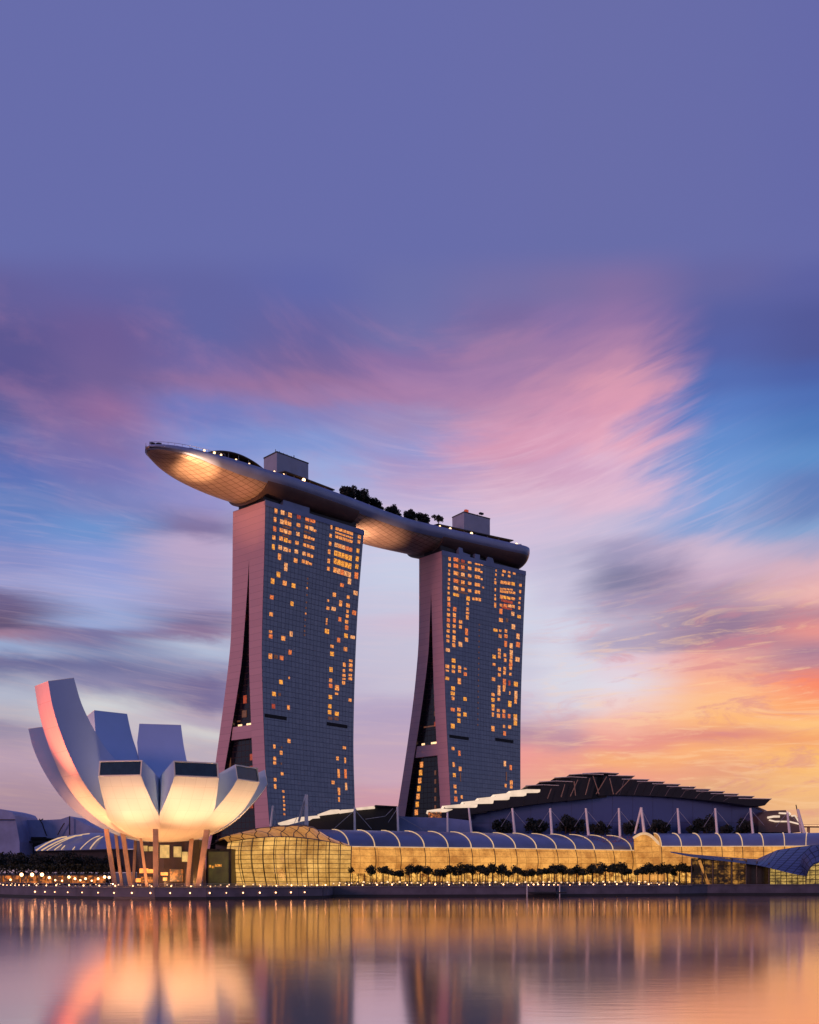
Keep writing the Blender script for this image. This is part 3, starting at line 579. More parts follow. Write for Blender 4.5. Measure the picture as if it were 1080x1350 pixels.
# ------------------------------------------------------------------ boat-shaped deck across the towers
cl = [(-120.4, 521.5), (-117.6, 524.6), (-112, 531), (-100, 546), (-83.7, 564.5), (-72, 575.5), (-47.5, 603), (-16, 640.5), (8, 660), (28, 675), (50, 691), (68, 703)]
ss = [0]
for a, b_ in zip(cl, cl[1:]): ss.append(ss[-1] + sqrt((a[0] - b_[0]) ** 2 + (a[1] - b_[1]) ** 2))
cX, cY = curve(list(zip(ss, [p[0] for p in cl]))), curve(list(zip(ss, [p[1] for p in cl]))); SL = ss[-1]
def frame(s):
    e = .5; dx_, dy_ = cX(s + e) - cX(s - e), cY(s + e) - cY(s - e); l = sqrt(dx_ * dx_ + dy_ * dy_)
    return (cX(s), cY(s)), (dx_ / l, dy_ / l), (dy_ / l, -dx_ / l)         # centre, along, toward the viewer's side
def hwid(s):
    a = max(0, min(1, s / 62)); w_ = 18 * (1 - (1 - a) ** 2.5) ** .62 if s > 0 else 0
    r = max(0, min(1, (SL - s) / 16)); return max(.05, w_ * (1 - (1 - r) ** 3) ** .45)
def hdep(s):
    a = max(0, min(1, s / 75)); r = max(0, min(1, (SL - s) / 14))
    return max(.4, 10 * (1 - (1 - a) ** 2.2) ** .6 * (1 - (1 - r) ** 3) ** .5)
DZ = 203.0
def hsec(s, extra=0.0, n=30):
    (x, y), tdir, q = frame(s); hw, dp = hwid(s) , hdep(s) + extra; out = []
    for i in range(n + 1):
        th_ = pi * i / n
        c_, s_ = cos(th_), sin(th_)
        k_ = (abs(c_) ** .92) * (1 if c_ > 0 else -1); z = DZ - dp * (s_ ** .72)
        wd = (hw + (.25 if extra else 0)) * k_; out.append((x + q[0] * wd, y + q[1] * wd, z))
    return out
SP = thing('rooftop_deck', 'long boat-shaped deck lying across both towers, its prow jutting out lit underneath', 'roof deck', (cX(0), cY(0), DZ))
sb = [0, 62.5, 123, 172, SL]
sb[1] = ss[4] + 4; sb[2] = 121; sb[3] = 190.0; print('SL', SL)
def seg(s0, s1, extra, name, m, caps):
    n = max(8, int((s1 - s0) / 1.6)); sv = [s0 + (s1 - s0) * (i / n) for i in range(n + 1)]
    if s0 == 0: sv = [s1 * (i / n) ** 1.7 for i in range(n + 1)]
    if s1 == SL: sv = [s0 + (s1 - s0) * (1 - (1 - i / n) ** 1.8) for i in range(n + 1)]
    rows = [hsec(s, extra) for s in sv]
    g = MB(); g.grid(rows, [[(s + j * .75, j * 1.5 - s * .22) for j in range(31)] for s in sv], flip=True)
    g.build(name, m, SP, smooth=True)
    for s in caps:
        g = MB(); r = hsec(s, extra); r0 = hsec(s, -.6)
        g.grid([r, r0]); g.build('hull_rim', M['hulldark'], SP)
hp = curtain('hull_scales', (.34, .24, .19), (.48, .35, .28), (.15, .09, .07), 4.2, 3.0, .34, .38, .2, .03)
seg(0, sb[1], 0, 'prow_hull', hp, [])
seg(sb[1], sb[2], 1.6, 'cradle_hull', M['hulldark'], [sb[1], sb[2]])  # darker panels; shade away from the uplights is put into the colour too
seg(sb[2], sb[3], 0, 'middle_hull', hp, [])
seg(sb[3], SL, 1.6, 'cradle_hull', M['hulldark'], [sb[3]])
# blue-grey gunwale band along both sides, deck surface
for sd in (1, -1):
    g = MB(); rows = []
    for i in range(131):
        s = .2 + (SL - .4) * i / 130; (x, y), td, q = frame(s); hw = hwid(s) + .55
        hb = 4.6 * min(1, .25 + s / 55)
        rows.append([(x + sd * q[0] * (hw + o_), y + sd * q[1] * (hw + o_), DZ + z_) for o_, z_ in ((-.5, .9), (.0, .7), (.15, -.8), (.05, -hb * .5), (-.45, -hb * .8), (-1.6, -hb * 1.12))])
    g.grid(rows, flip=(sd < 0)); g.build('gunwale', M['gun'] if 'gun' in M else M.setdefault('gun', mat('gunwale_panels', (.24, .28, .46), .35, .3, .06, .1)), SP, smooth=True)
g = MB(); rows = []
for i in range(101):
    s = .3 + (SL - .6) * i / 100; (x, y), td, q = frame(s); hw = hwid(s)
    rows.append([(x + q[0] * hw * k_, y + q[1] * hw * k_, DZ + .3) for k_ in (-1, 0, 1)])
g.grid(rows); g.build('deck_floor', M['deck'], SP)
def dk(s, v, z=0.0):
    (x, y), td, q = frame(s); return (x + q[0] * v, y + q[1] * v, DZ + .3 + z)
def roofshell(s0, s1, v0, v1, zfun, name, label, soff, cat='canopy', n=26, glowv=.0):
    T = thing(name, label, cat, dk((s0 + s1) / 2, (v0 + v1) / 2))
    g = MB(); top = []; bot = []
    for i in range(n + 1):
        s = s0 + (s1 - s0) * i / n; zz_ = zfun(i / n)
        top.append([dk(s, v0 + (v1 - v0) * k_, zz_ + .5 * sin(pi * k_)) for k_ in (0, .33, .66, 1)])
        bot.append([dk(s, v0 + (v1 - v0) * k_, zz_ - .5) for k_ in (0, .33, .66, 1)])
    g.grid(top); g.grid(bot, flip=True)
    for j in (0, 3): g.grid([[r[j] for r in top], [r[j] for r in bot]])
    for r in (0, n): g.grid([top[r], bot[r]])
    g.build('canopy_roof', M['canopy'], T)
    g = MB(); rows = []
    for i in range(n + 1):
        s = s0 + (s1 - s0) * (.04 + .92 * i / n); zz_ = zfun(.04 + .92 * i / n)
        rows.append([dk(s, v1 - 3.0, 0.02), dk(s, v1 - 3.0, max(.5, min(2.2, zz_ - .6)))])
    g.grid(rows, [[(i * 2.2, 0), (i * 2.2, 3)] for i in range(n + 1)]); g.build('bar_front', soff, T)
    for i in range(1, n, 4):
        s = s0 + (s1 - s0) * i / n; g = MB(); g.tube(dk(s, v1 - .8), dk(s, v1 - .8, zfun(i / n) - .4), .16, n=5); g.build('post', M['steel'], T)
    return T
M['bar'] = goldglass('bar_interior', (1.0, .42, .10), (.03, .012, .008), 1.6, 3.2, .3, 1.0, .35, .46, .66)
roofshell(24, 66, -9, 13, lambda k_: .9 + 5.0 * sin(pi * min(1, k_ * 1.02)) ** .8 , 'restaurant_canopy', 'dark bowed canopy on the prow of the deck, lit bars beneath', M['bar'])
roofshell(72, 106, -2, 14.5, lambda k_: 4.2 - .6 * k_, 'terrace_canopy', 'flat dark canopy beside the nearer grey lift box, orange glow beneath', M['bar'])
roofshell(189, SL - 16, -4, 14, lambda k_: 3.6 + .5 * k_ , 'terrace_canopy', 'long flat dark canopy in front of the farther grey lift box', M['bar'])
def core(corner, da, db, ztop, label, bits):
    T = thing('lift_core', label, 'rooftop box', (corner[0], corner[1], DZ + .3))
    a, b_ = Vector(da), Vector(db); c = Vector(corner)
    q = [c, c + a, c + a + b_, c + b_]
    g = MB(); g.prism([(p.x, p.y, DZ + .3) for p in q], (0, 0, ztop - DZ - .3)); g.build('cladding', M['box'], T)
    cc = (c + c + a + b_) / 2
    q2 = [cc + (p - cc) * 1.02 for p in q]
    g = MB(); g.prism([(p.x, p.y, ztop - .25) for p in q2], (0, 0, .6)); g.build('coping', M['canopy'], T)
    for (ka, kb, h, r) in bits:
        p = c + a * ka + b_ * kb; g = MB(); g.tube((p.x, p.y, ztop), (p.x, p.y, ztop + h), r, r * .7, 6); g.build('aerial', M['dark'], T)
    return T
core((-66.7, 572), (14.4, 16.2), (-7.7, 9), 219.4, 'nearer grey windowless lift box on the deck, aerials along its roof', [(.0, .1, 1.6, .2), (.12, .1, 1.4, .2), (.25, .1, 1.2, .2), (.36, .1, 1.2, .25), (.5, .1, 1.2, .2), (.58, .1, 2.0, .3)])
c2 = core((31.8, 663), (16, 13), (-6.5, 10.5), 218, 'farther grey windowless lift box on the deck, red beacon on its corner', [(.35, .2, 1.5, .15), (.6, .2, 1.8, .2)])
g = MB(); g.box((33.2, 665, 219.1), (2.2, 1.5, 1.4), .68); g.build('beacon', M['winred'], c2)
g = MB(); g.box((42.4, 672.6, 220), (2.6, 1.5, 1.0), .68); g.build('dish_mount', M['dark'], c2)
# prow: railing, telescopes, parasols
T = thing('prow_railing', 'pale railing round the tip of the viewing prow', 'railing', dk(1, 0))
for sd in (1, -1):
    g = MB(); g.path([dk(s, sd * (hwid(s) - .2), 1.8) for s in (.4, 1, 2, 4, 7, 11, 16, 21, 27, 33)], .09, 5); g.build('top_rail', M['steel'], T)
    for s in (.8, 2, 4, 6.5, 9, 12, 15, 18, 21, 24, 27, 30, 33):
        g = MB(); g.tube(dk(s, sd * (hwid(s) - .2)), dk(s, sd * (hwid(s) - .2), 1.8), .07, n=4); g.build('post', M['steel'], T)
def parasol(s, v, h=3.0):
    T = thing('parasol', 'small pale parasol among those standing on the viewing prow', 'parasol', dk(s, v), 'parasols on the viewing prow')
    g = MB(); g.tube(dk(s, v), dk(s, v, h), .1, n=5); g.build('pole', M['steel'], T)
    g = MB(); p = dk(s, v, h); n = 8
    for k_ in range(n):
        a, b_ = 2 * pi * k_ / n, 2 * pi * (k_ + 1) / n
        g.face([(p[0], p[1], p[2] + .7), (p[0] + 1.5 * cos(a), p[1] + 1.5 * sin(a), p[2]), (p[0] + 1.5 * cos(b_), p[1] + 1.5 * sin(b_), p[2])])
    g.build('shade', M['petal'], T)
for s, v in ((3, 0), (5.5, 1.5), (8, 2), (10.5, 3), (13, 5), (16, 6), (19, 7.5)): parasol(s, v, random.uniform(2.0, 3.0))
def floodlamp(name, label, p, r, m, h=1.2, cat='lamp', group=None):
    T = thing(name, label, cat, p, group)
    g = MB(); g.tube(p, (p[0], p[1], p[2] + h), .12, n=5); g.build('pole', M['dark'], T)
    g = MB(); g.ball((p[0], p[1], p[2] + h + r * .6), r); g.build('bulb', m, T)
    return T
M['lamp2'] = glow('deck_lamp', (1.0, .6, .3), 4.0, .1)
floodlamp('deck_lamp', 'large glowing lamp at the deck edge below the nearer lift box', dk(82, 17), .9, M['lamp'], 1.0)
for i, (s, v, r) in enumerate(((22, 13.5, .55), (27, 15, .6), (31, 15.5, .5), (40, 16, .5), (48, 16.6, .45), (196, 16.5, .7), (212, 16.6, .8), (SL - 15, 15.5, .8), (SL - 12, 14, .5), (188, 16.8, .55), (65, 17, .45), (70, 17, .4))):
    floodlamp('deck_lamp', 'small warm lamp along the edge of the boat-shaped deck', dk(s, v), r, M['lamp2'], .8, group='lamps along the deck edge')
T = thing('roof_terrace', 'cluster of pale frames and parapets at the far blunt end of the deck', 'terrace', dk(SL - 6, 8))
for (s, v, h) in ((SL - 9, 11, 3.2), (SL - 6, 9, 4.0), (SL - 4, 6, 3.4), (SL - 7, 12, 2.2)):
    g = MB(); g.tube(dk(s, v), dk(s, v, h), .3, n=6); g.build('frame_post', M['trim'], T)
g = MB(); g.path([dk(SL - 9, 11, 3.2), dk(SL - 6, 9, 4.0), dk(SL - 4, 6, 3.4)], .35, 5); g.build('frame_beam', M['trim'], T)
g = MB(); g.prism([dk(SL - 9, 13, 0), dk(SL - 4, 10, 0), dk(SL - 4, 10, 1.6), dk(SL - 9, 13, 1.6)], (0, .5, 0)); g.build('parapet', M['trim'], T)

# ------------------------------------------------------------------ trees
def tree_mesh(name, label, cat, h, cr, crz, leafm, seed, clumps=9, leaves=520, ls=.5, group=None):
    rnd = random.Random(seed)
    T = thing(name, label, cat, (0, 0, 0), group)
    g = MB(); zt = h - crz * 1.1
    g.tube((0, 0, 0), (rnd.uniform(-.1, .1), 0, zt), cr * .07 + .05, cr * .045 + .03, 6)
    for k_ in range(5):
        a = 2 * pi * k_ / 5 + rnd.random(); g.tube((0, 0, zt * .85), (cos(a) * cr * .6, sin(a) * cr * .6, zt + crz * rnd.uniform(.3, .9)), cr * .035 + .02, .02, 4)
    g.build('trunk', M['bark'], T)
    g = MB(); cs = []
    for k_ in range(clumps):
        a = rnd.random() * 2 * pi; r = cr * .62 * sqrt(rnd.random()); cs.append((r * cos(a), r * sin(a), h - crz + rnd.uniform(-.45, .55) * crz, rnd.uniform(.32, .55)))
    for k_ in range(leaves):
        c = rnd.choice(cs); v = Vector((rnd.gauss(0, 1), rnd.gauss(0, 1), rnd.gauss(0, 1))).normalized() * (rnd.random() ** .45)
        p = Vector((c[0] + v.x * cr * c[3], c[1] + v.y * cr * c[3], c[2] + v.z * crz * c[3] * 1.1))
        a = Vector((rnd.gauss(0, 1), rnd.gauss(0, 1), rnd.gauss(0, 1))).normalized() * ls * rnd.uniform(.6, 1.3); b_ = a.cross(Vector((rnd.gauss(0, 1), rnd.gauss(0, 1), rnd.gauss(0, 1)))).normalized() * ls * .6
        g.face([p - a, p + b_, p + a, p - b_])
    g.build('crown', leafm, T); reg(T)
    return T
def place(src, loc, rz=0, sc=1.0, label=None, first=[]):
    if src not in first: first.append(src); o = src
    else: o = copy_tree(src)
    o.location = loc; o.rotation_euler = (0, 0, rz); o.scale = (sc, sc, sc)
    if label: o['label'] = label
    return o
# rooftop garden
gt = [tree_mesh('garden_tree', 'dark round-crowned tree in the rooftop garden between the towers', 'tree', 9.4, 5.0, 3.7, M['leafdark'], 11 + i, 12, 1000, .6, 'trees of the rooftop garden') for i in range(3)]
for i, (px, h) in enumerate(((458, 1.0), (464, 1.06), (470, .95), (476, 1.0), (483, .92), (489, .95), (496, .88), (503, .84), (509, .9), (516, .8), (523, .86), (530, .72), (541, .78), (546, .95), (551, .7), (558, .9), (563, .95), (568, .68))):
    Y0 = 593 + (px - 455) * .56; x = (px - 540) * Y0 / F
    best = min(range(90, 190), key=lambda s: abs(dk(s, 13)[0] / dk(s, 13)[1] - (px - 540) / F))
    place(gt[i % 3], dk(best, 12.5 - (i % 3) * 2.5), i * 1.3, h)
st_ = tree_mesh('garden_tree', 'lone mushroom-shaped tree at the far end of the rooftop garden', 'tree', 9.6, 4.2, 2.3, M['leafdark'], 31, 8, 520, .5)
best = min(range(90, 200), key=lambda s: abs(dk(s, 12)[0] / dk(s, 12)[1] - (579 - 540) / F)); place(st_, dk(best, 12))

# ------------------------------------------------------------------ lotus-shaped museum
MC = Vector((-81.9, 378.0)); MZ = 17.8
LO = thing('lotus_museum', 'white lotus-shaped museum with ten curved fingers, lit golden from below beside the water', 'museum', (MC.x, MC.y, GZ))
outF = [(0, 17.8), (6, 18.1), (12, 19.3), (18, 21.8), (23.5, 25.6), (28, 30.2), (31.6, 34.6), (33.2, 37.2)]
innF = [(0, 29), (5, 30), (9, 31), (13, 32.6), (18, 34.6), (23, 37.2), (28, 39.8), (32.4, 42.0)]
outP1 = [(0, 17.8), (6, 18.4), (12, 20.4), (18, 24.2), (24, 30.0), (29, 37.6), (33.6, 48), (36.8, 58.5), (38.2, 67.0)]
innP1 = [(0, 31), (4, 33), (8, 35.5), (12.5, 38.8), (18, 43.2), (22, 47.5), (25.8, 54), (29, 61), (31.2, 68.8)]
def scalep(p, kr, kz): return [(r * kr, 17.8 + (z - 17.8) * kz) for r, z in p]
innB = [(0, 31), (6, 32.6), (14, 35.6), (21, 40), (25.5, 45.5), (28.5, 52), (30.3, 58), (31, 61)]
outB = [(0, 17.8), (6, 18.4), (12, 20.4), (19, 24.2), (26, 30.0), (31, 37.6), (34.3, 46), (36, 53), (36.8, 59.5)]
fingers = [
 ('tall', 217, scalep(outP1, 1.065, .99), scalep(innP1, 1.05, .99), 12.2, 11.2), ('left', 190, scalep(outP1, 1.10, .735), scalep(innP1, 1.07, .735), 11.5, 11),
 ('f', -100.5, outF, innF, 13.9, 13.6), ('f', -60, outF, innF, 14.3, 14), ('f', -24, outF, scalep(innF, 1, 1), 13.4, 13), ('f', 9, scalep(outF, 1.03, 1), scalep(innF, 1.03, 1), 13, 12.5),
 ('f', 36, outF, innF, 13, 12.5), ('f', 62, scalep(outF, 1, 1.1), scalep(innF, 1, 1.05), 13, 12.5),
 ('b', 104, scalep(outB, .98, 1.0), scalep(innB, 1.0, 1.0), 12.5, 10.3), ('b', 135, scalep(outB, 1.06, 1.08), scalep(innB, 1.07, 1.08), 12.5, 9)]
azs = sorted(a % 360 for _, a, *_ in fingers)
def resamp(p, n):
    L_ = [0]
    for a, b_ in zip(p, p[1:]): L_.append(L_[-1] + sqrt((a[0] - b_[0]) ** 2 + (a[1] - b_[1]) ** 2))
    fr, fz = curve(list(zip(L_, [q[0] for q in p]))), curve(list(zip(L_, [q[1] for q in p])))
    return [(fr(L_[-1] * i / n), fz(L_[-1] * i / n)) for i in range(n + 1)]
for kind, a_, op, ip, wo_, wi_ in fingers:
    a = radians(a_); e = (cos(a), sin(a)); p_ = (-sin(a), cos(a))
    i = azs.index(a_ % 360); hl = radians(((azs[(i + 1) % 10] - azs[i]) % 360) / 2); hr = radians(((azs[i] - azs[i - 1]) % 360) / 2)
    n = 26; o = resamp(op, n); q = resamp(ip, n); rt = o[-1][0]
    def wv(r, w_, side, half):
        ww = w_ / 2 + (w_ * (1.5 if kind == 'b' else .42)) * max(0, 1 - r / rt)
        return side * min(ww, r * tan(min(half, radians(38))))
    def PT(r, z, l): return (MC.x + e[0] * r + p_[0] * l, MC.y + e[1] * r + p_[1] * l, z)
    oL = [PT(r, z, wv(r, wo_, 1, hl)) for r, z in o]; oR = [PT(r, z, wv(r, wo_, -1, hr)) for r, z in o]
    iL = [PT(r, z, wv(r, wi_, 1, hl)) for r, z in q]; iR = [PT(r, z, wv(r, wi_, -1, hr)) for r, z in q]
    g = MB(); mid = [tuple((Vector(a1) + Vector(b1)) / 2) for a1, b1 in zip(oL, oR)]; g.grid([oL, mid, oR], [[(j * 1.75, -(Vector(a1) - Vector(b1)).length / 2) for j, (a1, b1) in enumerate(zip(oL, oR))], [(j * 1.75, 0) for j in range(len(oL))], [(j * 1.75, (Vector(a1) - Vector(b1)).length / 2) for j, (a1, b1) in enumerate(zip(oL, oR))]], flip=True)
    Fg = g.build('finger', M['petal'], LO, smooth=True)
    # the side and inner faces of the same finger, creased at the edges
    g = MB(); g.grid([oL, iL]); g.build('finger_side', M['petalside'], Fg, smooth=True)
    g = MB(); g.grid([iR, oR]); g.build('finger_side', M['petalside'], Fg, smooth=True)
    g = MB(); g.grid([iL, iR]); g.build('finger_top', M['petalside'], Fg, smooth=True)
    # end skylight: frame + recessed glass
    c4 = [Vector(oL[-1]), Vector(oR[-1]), Vector(iR[-1]), Vector(iL[-1])]; cc = sum(c4, Vector()) / 4
    nrm = (c4[1] - c4[0]).cross(c4[3] - c4[0]).normalized()
    if nrm.dot(Vector((e[0], e[1], .3))) < 0: nrm = -nrm
    hs = (c4[3] - c4[0]).length; wsd = (c4[1] - c4[0]).length
    def ins(d_):
        ux = (c4[1] - c4[0]).normalized(); uy = (c4[3] - c4[0]).normalized()
        return [c4[0] + ux * d_ + uy * d_, c4[1] - ux * d_ + uy * d_, c4[2] - ux * d_ - uy * d_, c4[3] + ux * d_ - uy * d_]
    g = MB(); in4 = ins(.38); o4 = [p + nrm * .12 for p in c4]; i4 = [p + nrm * .12 for p in in4]
    for k_ in range(4):
        j = (k_ + 1) % 4; g.face([o4[k_], o4[j], i4[j], i4[k_]]); g.face([i4[k_], i4[j], in4[j] - nrm * .3, in4[k_] - nrm * .3]); g.face([c4[k_], c4[j], o4[j], o4[k_]])
    fr = g.build('skylight_frame', M['trim'], Fg)
    g = MB(); g.face([p - nrm * .2 for p in in4]); g.build('skylight_glass', M['oculus'], Fg)
# columns
for (xt, yt, xb, wpx, dY) in ((141, 1098, 152, 5.5, -14), (162.5, 1102, 172.5, 5.5, -6), (206, 1098, 206, 6.5, -22), (273.5, 1099, 262, 7, -16), (253.5, 1107, 247.5, 5, -4), (195, 1108, 197, 3, 4), (225, 1110, 226, 4, 0), (233.5, 1110, 233.5, 3, 8), (180, 1106, 176, 4, 12), (244, 1106, 236, 4, 14), (186, 1108, 194, 3.5, -10), (262, 1102, 254, 4, 4), (214, 1112, 217, 3, 10), (153, 1101, 161, 4, 6), (268, 1100, 270, 3.5, 12)):
    Y = MC.y + dY; a = pt(xb, 1168, Y); b_ = pt(xt, yt - 5, Y + 1); hw = wpx * Y / F / 2
    g = MB(); g.prism([(a[0] - hw, Y - hw, GZ), (a[0] + hw, Y - hw, GZ), (b_[0] + hw, Y + .5 - hw, b_[2]), (b_[0] - hw, Y + .5 - hw, b_[2])], (0, 1.4 * hw, 0)); g.build('column', M['column'], LO)
# lobby drum with lit openings
g = MB(); n = 20; ring = [(MC.x + 1 + 11 * cos(2 * pi * k_ / n), MC.y + 6 + 9 * sin(2 * pi * k_ / n), GZ) for k_ in range(n)]
g.prism(ring, (0, 0, 15.5)); lb = g.build('lobby', M['lobby'], LO)
M['lobbywin'] = glow('lobby_lit_glass', (1.0, .60, .18), .85, .5, .4)
M['lobbyfire'] = glow('lobby_lit_counter', (1.0, .28, .05), 2.6, .5, .6)
for (x0, y0, x1, y1, m_) in ((187, 1115, 193, 1122, 'lobbywin'), (196, 1116, 203, 1122, 'lobbywin'), (211, 1114, 223, 1131, 'lobbywin'), (229, 1116, 238, 1130, 'lobbywin'), (240, 1123, 246, 1136, 'lobbywin'), (184, 1145, 194, 1151, 'lobbyfire'), (195, 1146, 205, 1151, 'lobbyfire'), (212, 1150, 221, 1154, 'lobbyfire'), (215, 1157, 220, 1161, 'lobbyfire'), (179, 1158, 183, 1163, 'lobbyfire'), (186, 1156, 206, 1164, 'warmstrip'), (224, 1146, 240, 1162, 'warmstrip')):
    Y = MC.y - 3.2 - .1 * (x0 % 3); A = pt(x0, y1, Y); B = pt(x1, y0, Y)
    g = MB(); g.prism([(A[0], Y, A[2]), (B[0], Y, A[2]), (B[0], Y, B[2]), (A[0], Y, B[2])], (0, 4, 0)); g.build('lobby_window', M[m_], LO)
# plaza glass box right of the lobby
T = thing('entrance_box', 'dark framed glass box between the lotus columns and the curved glass hall', 'glass building', pt(290, 1168, 392)[:2] + (GZ,))
A = pt(272, 1119, 392); B = pt(305, 1119, 392)
g = MB(); g.prism([(A[0], 392, GZ), (B[0], 392, GZ), (B[0], 392, A[2]), (A[0], 392, A[2])], (0, 12, 0)); g.build('box_frame', M['dark'], T)
g = MB(); g.prism([(A[0] + .8, 391.8, GZ + .1), (B[0] - .9, 391.8, GZ + .1), (B[0] - .9, 391.8, A[2] - 1), (A[0] + .8, 391.8, A[2] - 1)], (0, .15, 0)); g.build('glass_front', M['boxglass'], T)
for px in (277, 281, 285, 288, 291):
    p = pt(px, 1141 + (px % 3), 391.5); g = MB(); g.box(p, (.7, .2, .8)); g.build('ceiling_light', M['win'][3], T)

# ------------------------------------------------------------------ waterfront mall
def mall_wing(label, ptsf, z_e, z_r, dep, rib_px, nb, rounded=True):
    """ptsf: eave line in plan; barrel roof rising from the eave to the ridge behind it"""
    T = thing('mall_wing', label, 'shopping mall', (ptsf[0][0], ptsf[0][1], GZ))
    cum = [0]
    for a, b_ in zip(ptsf, ptsf[1:]): cum.append(cum[-1] + sqrt((a[0] - b_[0]) ** 2 + (a[1] - b_[1]) ** 2))
    fx, fy = curve(list(zip(cum, [p[0] for p in ptsf]))), curve(list(zip(cum, [p[1] for p in ptsf]))); L = cum[-1]
    def E(s): return fx(s), fy(s)
    def nb_(s):
        dx_, dy_ = fx(s + .5) - fx(s - .5), fy(s + .5) - fy(s - .5); l = sqrt(dx_ * dx_ + dy_ * dy_); return -dy_ / l, dx_ / l
    def R(s, k_, lift=0.0):
        x, y = E(s); nx, ny = nb_(s); a = k_ * pi / 2
        d_ = dep * (1 - cos(a)) - lift * cos(a); z = z_e + (z_r - z_e) * sin(a) + lift * sin(a); return (x + nx * d_, y + ny * d_, z)
    ks = [i / 8 for i in range(9)]; nS = 60
    # roof as bays
    for i in range(nb):
        s0, s1 = L * i / nb, L * (i + 1) / nb
        g = MB(); g.grid([[R(s0 + (s1 - s0) * j / 3, k_) for j in range(4)] for k_ in ks]); g.build('roof_panel', M['roofblue'], T, smooth=True)
        g = MB(); rows = []
        for k_ in ks: rows.append([R(s0 - .15, k_, .0), R(s0 - .15, k_, .26), R(s0 + .15, k_, .26), R(s0 + .15, k_, .0)])
        g.grid(rows); g.build('roof_rib', M['rib'], T)
    g = MB(); g.grid([[R(L * j / nS, 1), tuple(Vector(R(L * j / nS, 1)) + Vector((nb_(L * j / nS)[0] * 22, nb_(L * j / nS)[1] * 22, -3)))] for j in range(nS + 1)], flip=True); g.build('roof_back', M['roofblue'], T)
    # gallery glazing leaning out a little, lower shopfronts, eave beam, base
    zm = GZ + 4.2
    g = MB(); rows = []; uvr = []
    for z in [zm + (z_e - zm) * j / 6 for j in range(7)]:
        k_ = (z - zm) / (z_e - zm); of = .6 + 1.2 * sin(pi * k_)
        rows.append([(E(L * j / nS)[0] - nb_(L * j / nS)[0] * (of - 1), E(L * j / nS)[1] - nb_(L * j / nS)[1] * (of - 1), z) for j in range(nS + 1)]); uvr.append([(L * j / nS, z) for j in range(nS + 1)])
    g.grid(rows, uvr); g.build('gallery_glazing', M['shop'], T)
    g = MB(); rows = [[(E(L * j / nS)[0] + nb_(L * j / nS)[0] * 1.2, E(L * j / nS)[1] + nb_(L * j / nS)[1] * 1.2, z) for j in range(nS + 1)] for z in (GZ, zm)]
    g.grid(rows, [[(L * j / nS, z) for j in range(nS + 1)] for z in (0, 4)]); g.build('shopfront', M['shoplow'], T)
    g = MB(); g.path([(R(L * j / nS, 0)[0] - nb_(L * j / nS)[0] * .3, R(L * j / nS, 0)[1] - nb_(L * j / nS)[1] * .3, z_e) for j in range(nS + 1)], .18, 5); g.build('eave_glow', M['rib'], T)  # eave beam carries the same painted glow as the ribs
    g = MB()
    for j in range(nS):
        a, b_ = E(L * j / nS), E(L * (j + 1) / nS); q1, q2 = nb_(L * j / nS), nb_(L * (j + 1) / nS)
        g.face([(a[0] - q1[0] * .5, a[1] - q1[1] * .5, zm), (b_[0] - q2[0] * .5, b_[1] - q2[1] * .5, zm), (b_[0] + q2[0] * 1.2, b_[1] + q2[1] * 1.2, zm), (a[0] + q1[0] * 1.2, a[1] + q1[1] * 1.2, zm)])
    g.build('canopy_soffit', M['column'], T)
    # mullions as real ribs down the glazing
    for i in range(nb):
        s = L * (i + .0) / nb; x, y = E(s); q1 = nb_(s); g = MB()
        pr = []
        for j in range(7):
            k_ = j / 6; of = 1.0 + 1.2 * sin(pi * k_) - 1; pr.append((x - q1[0] * of, y - q1[1] * of, zm + (z_e - zm) * k_))
        g.path(pr, .14, 4); g.build('mullion', M['dark'], T)
    # end gable
    for s in (0, L):
        g = MB(); g.face([R(s, k_) for k_ in ks] + [tuple(Vector(R(s, 1)) * Vector((1, 1, 0)) + Vector((0, 0, GZ))), (E(s)[0], E(s)[1], GZ)]); g.build('end_wall', M['hood'], T)
    return T, R, E
WA = [pt(425, 0, 402)[:2], pt(540, 0, 418)[:2], pt(690, 0, 443)[:2], pt(790, 0, 465)[:2], pt(856, 0, 480)[:2]]
TA, RA, EA = mall_wing('long glowing mall wing with ribbed blue barrel roof, behind the row of trees', WA, 17.2, 23.7, 15, 28, 15)
WB = [pt(872, 0, 452)[:2], pt(950, 0, 452)[:2], pt(1040, 0, 448)[:2], pt(1150, 0, 436)[:2]]
TB, RB, EB = mall_wing('right-hand mall wing with ribbed blue barrel roof behind the swooping dark roof', WB, 18.3, 23.9, 14, 27, 10)
# golden flared glass joining the wings
T = thing('glass_link', 'flared golden glass link between the two blue-roofed mall wings', 'glass hall', pt(855, 0, 458)[:2] + (GZ,))
ea, eb = Vector(EA(1e-6 + 0)) if False else Vector(WA[-1] + (0,)), Vector(WB[0] + (0,))
g = MB(); rows = []; uvr = []
for j in range(13):
    k_ = j / 12; px = 838 + (876 - 838) * k_; Yb = 468 - 18 * k_ ** 1.2
    zt = CAMZ + (HZ - (1105 - 7 * sin(pi * min(1, k_ * 1.15)) + 10 * k_ ** 2.5)) * (Yb + 6) / F
    r = []; ur = []
    for m_ in range(9):
        q = m_ / 8; z = GZ + (zt - GZ) * q; off = 7 * sin(q * pi / 2) ** 2.2; r.append(((px - 540) * Yb / F, Yb - 3 + off, z)); ur.append((k_ * 12, z))
    rows.append(r); uvr.append(ur)
g.grid(rows, uvr, flip=True); g.build('curved_glazing', M['shop'], T)
g = MB(); g.path([r[-1] for r in rows], .55, 6); g.build('arch_edge', M['rib'], T)
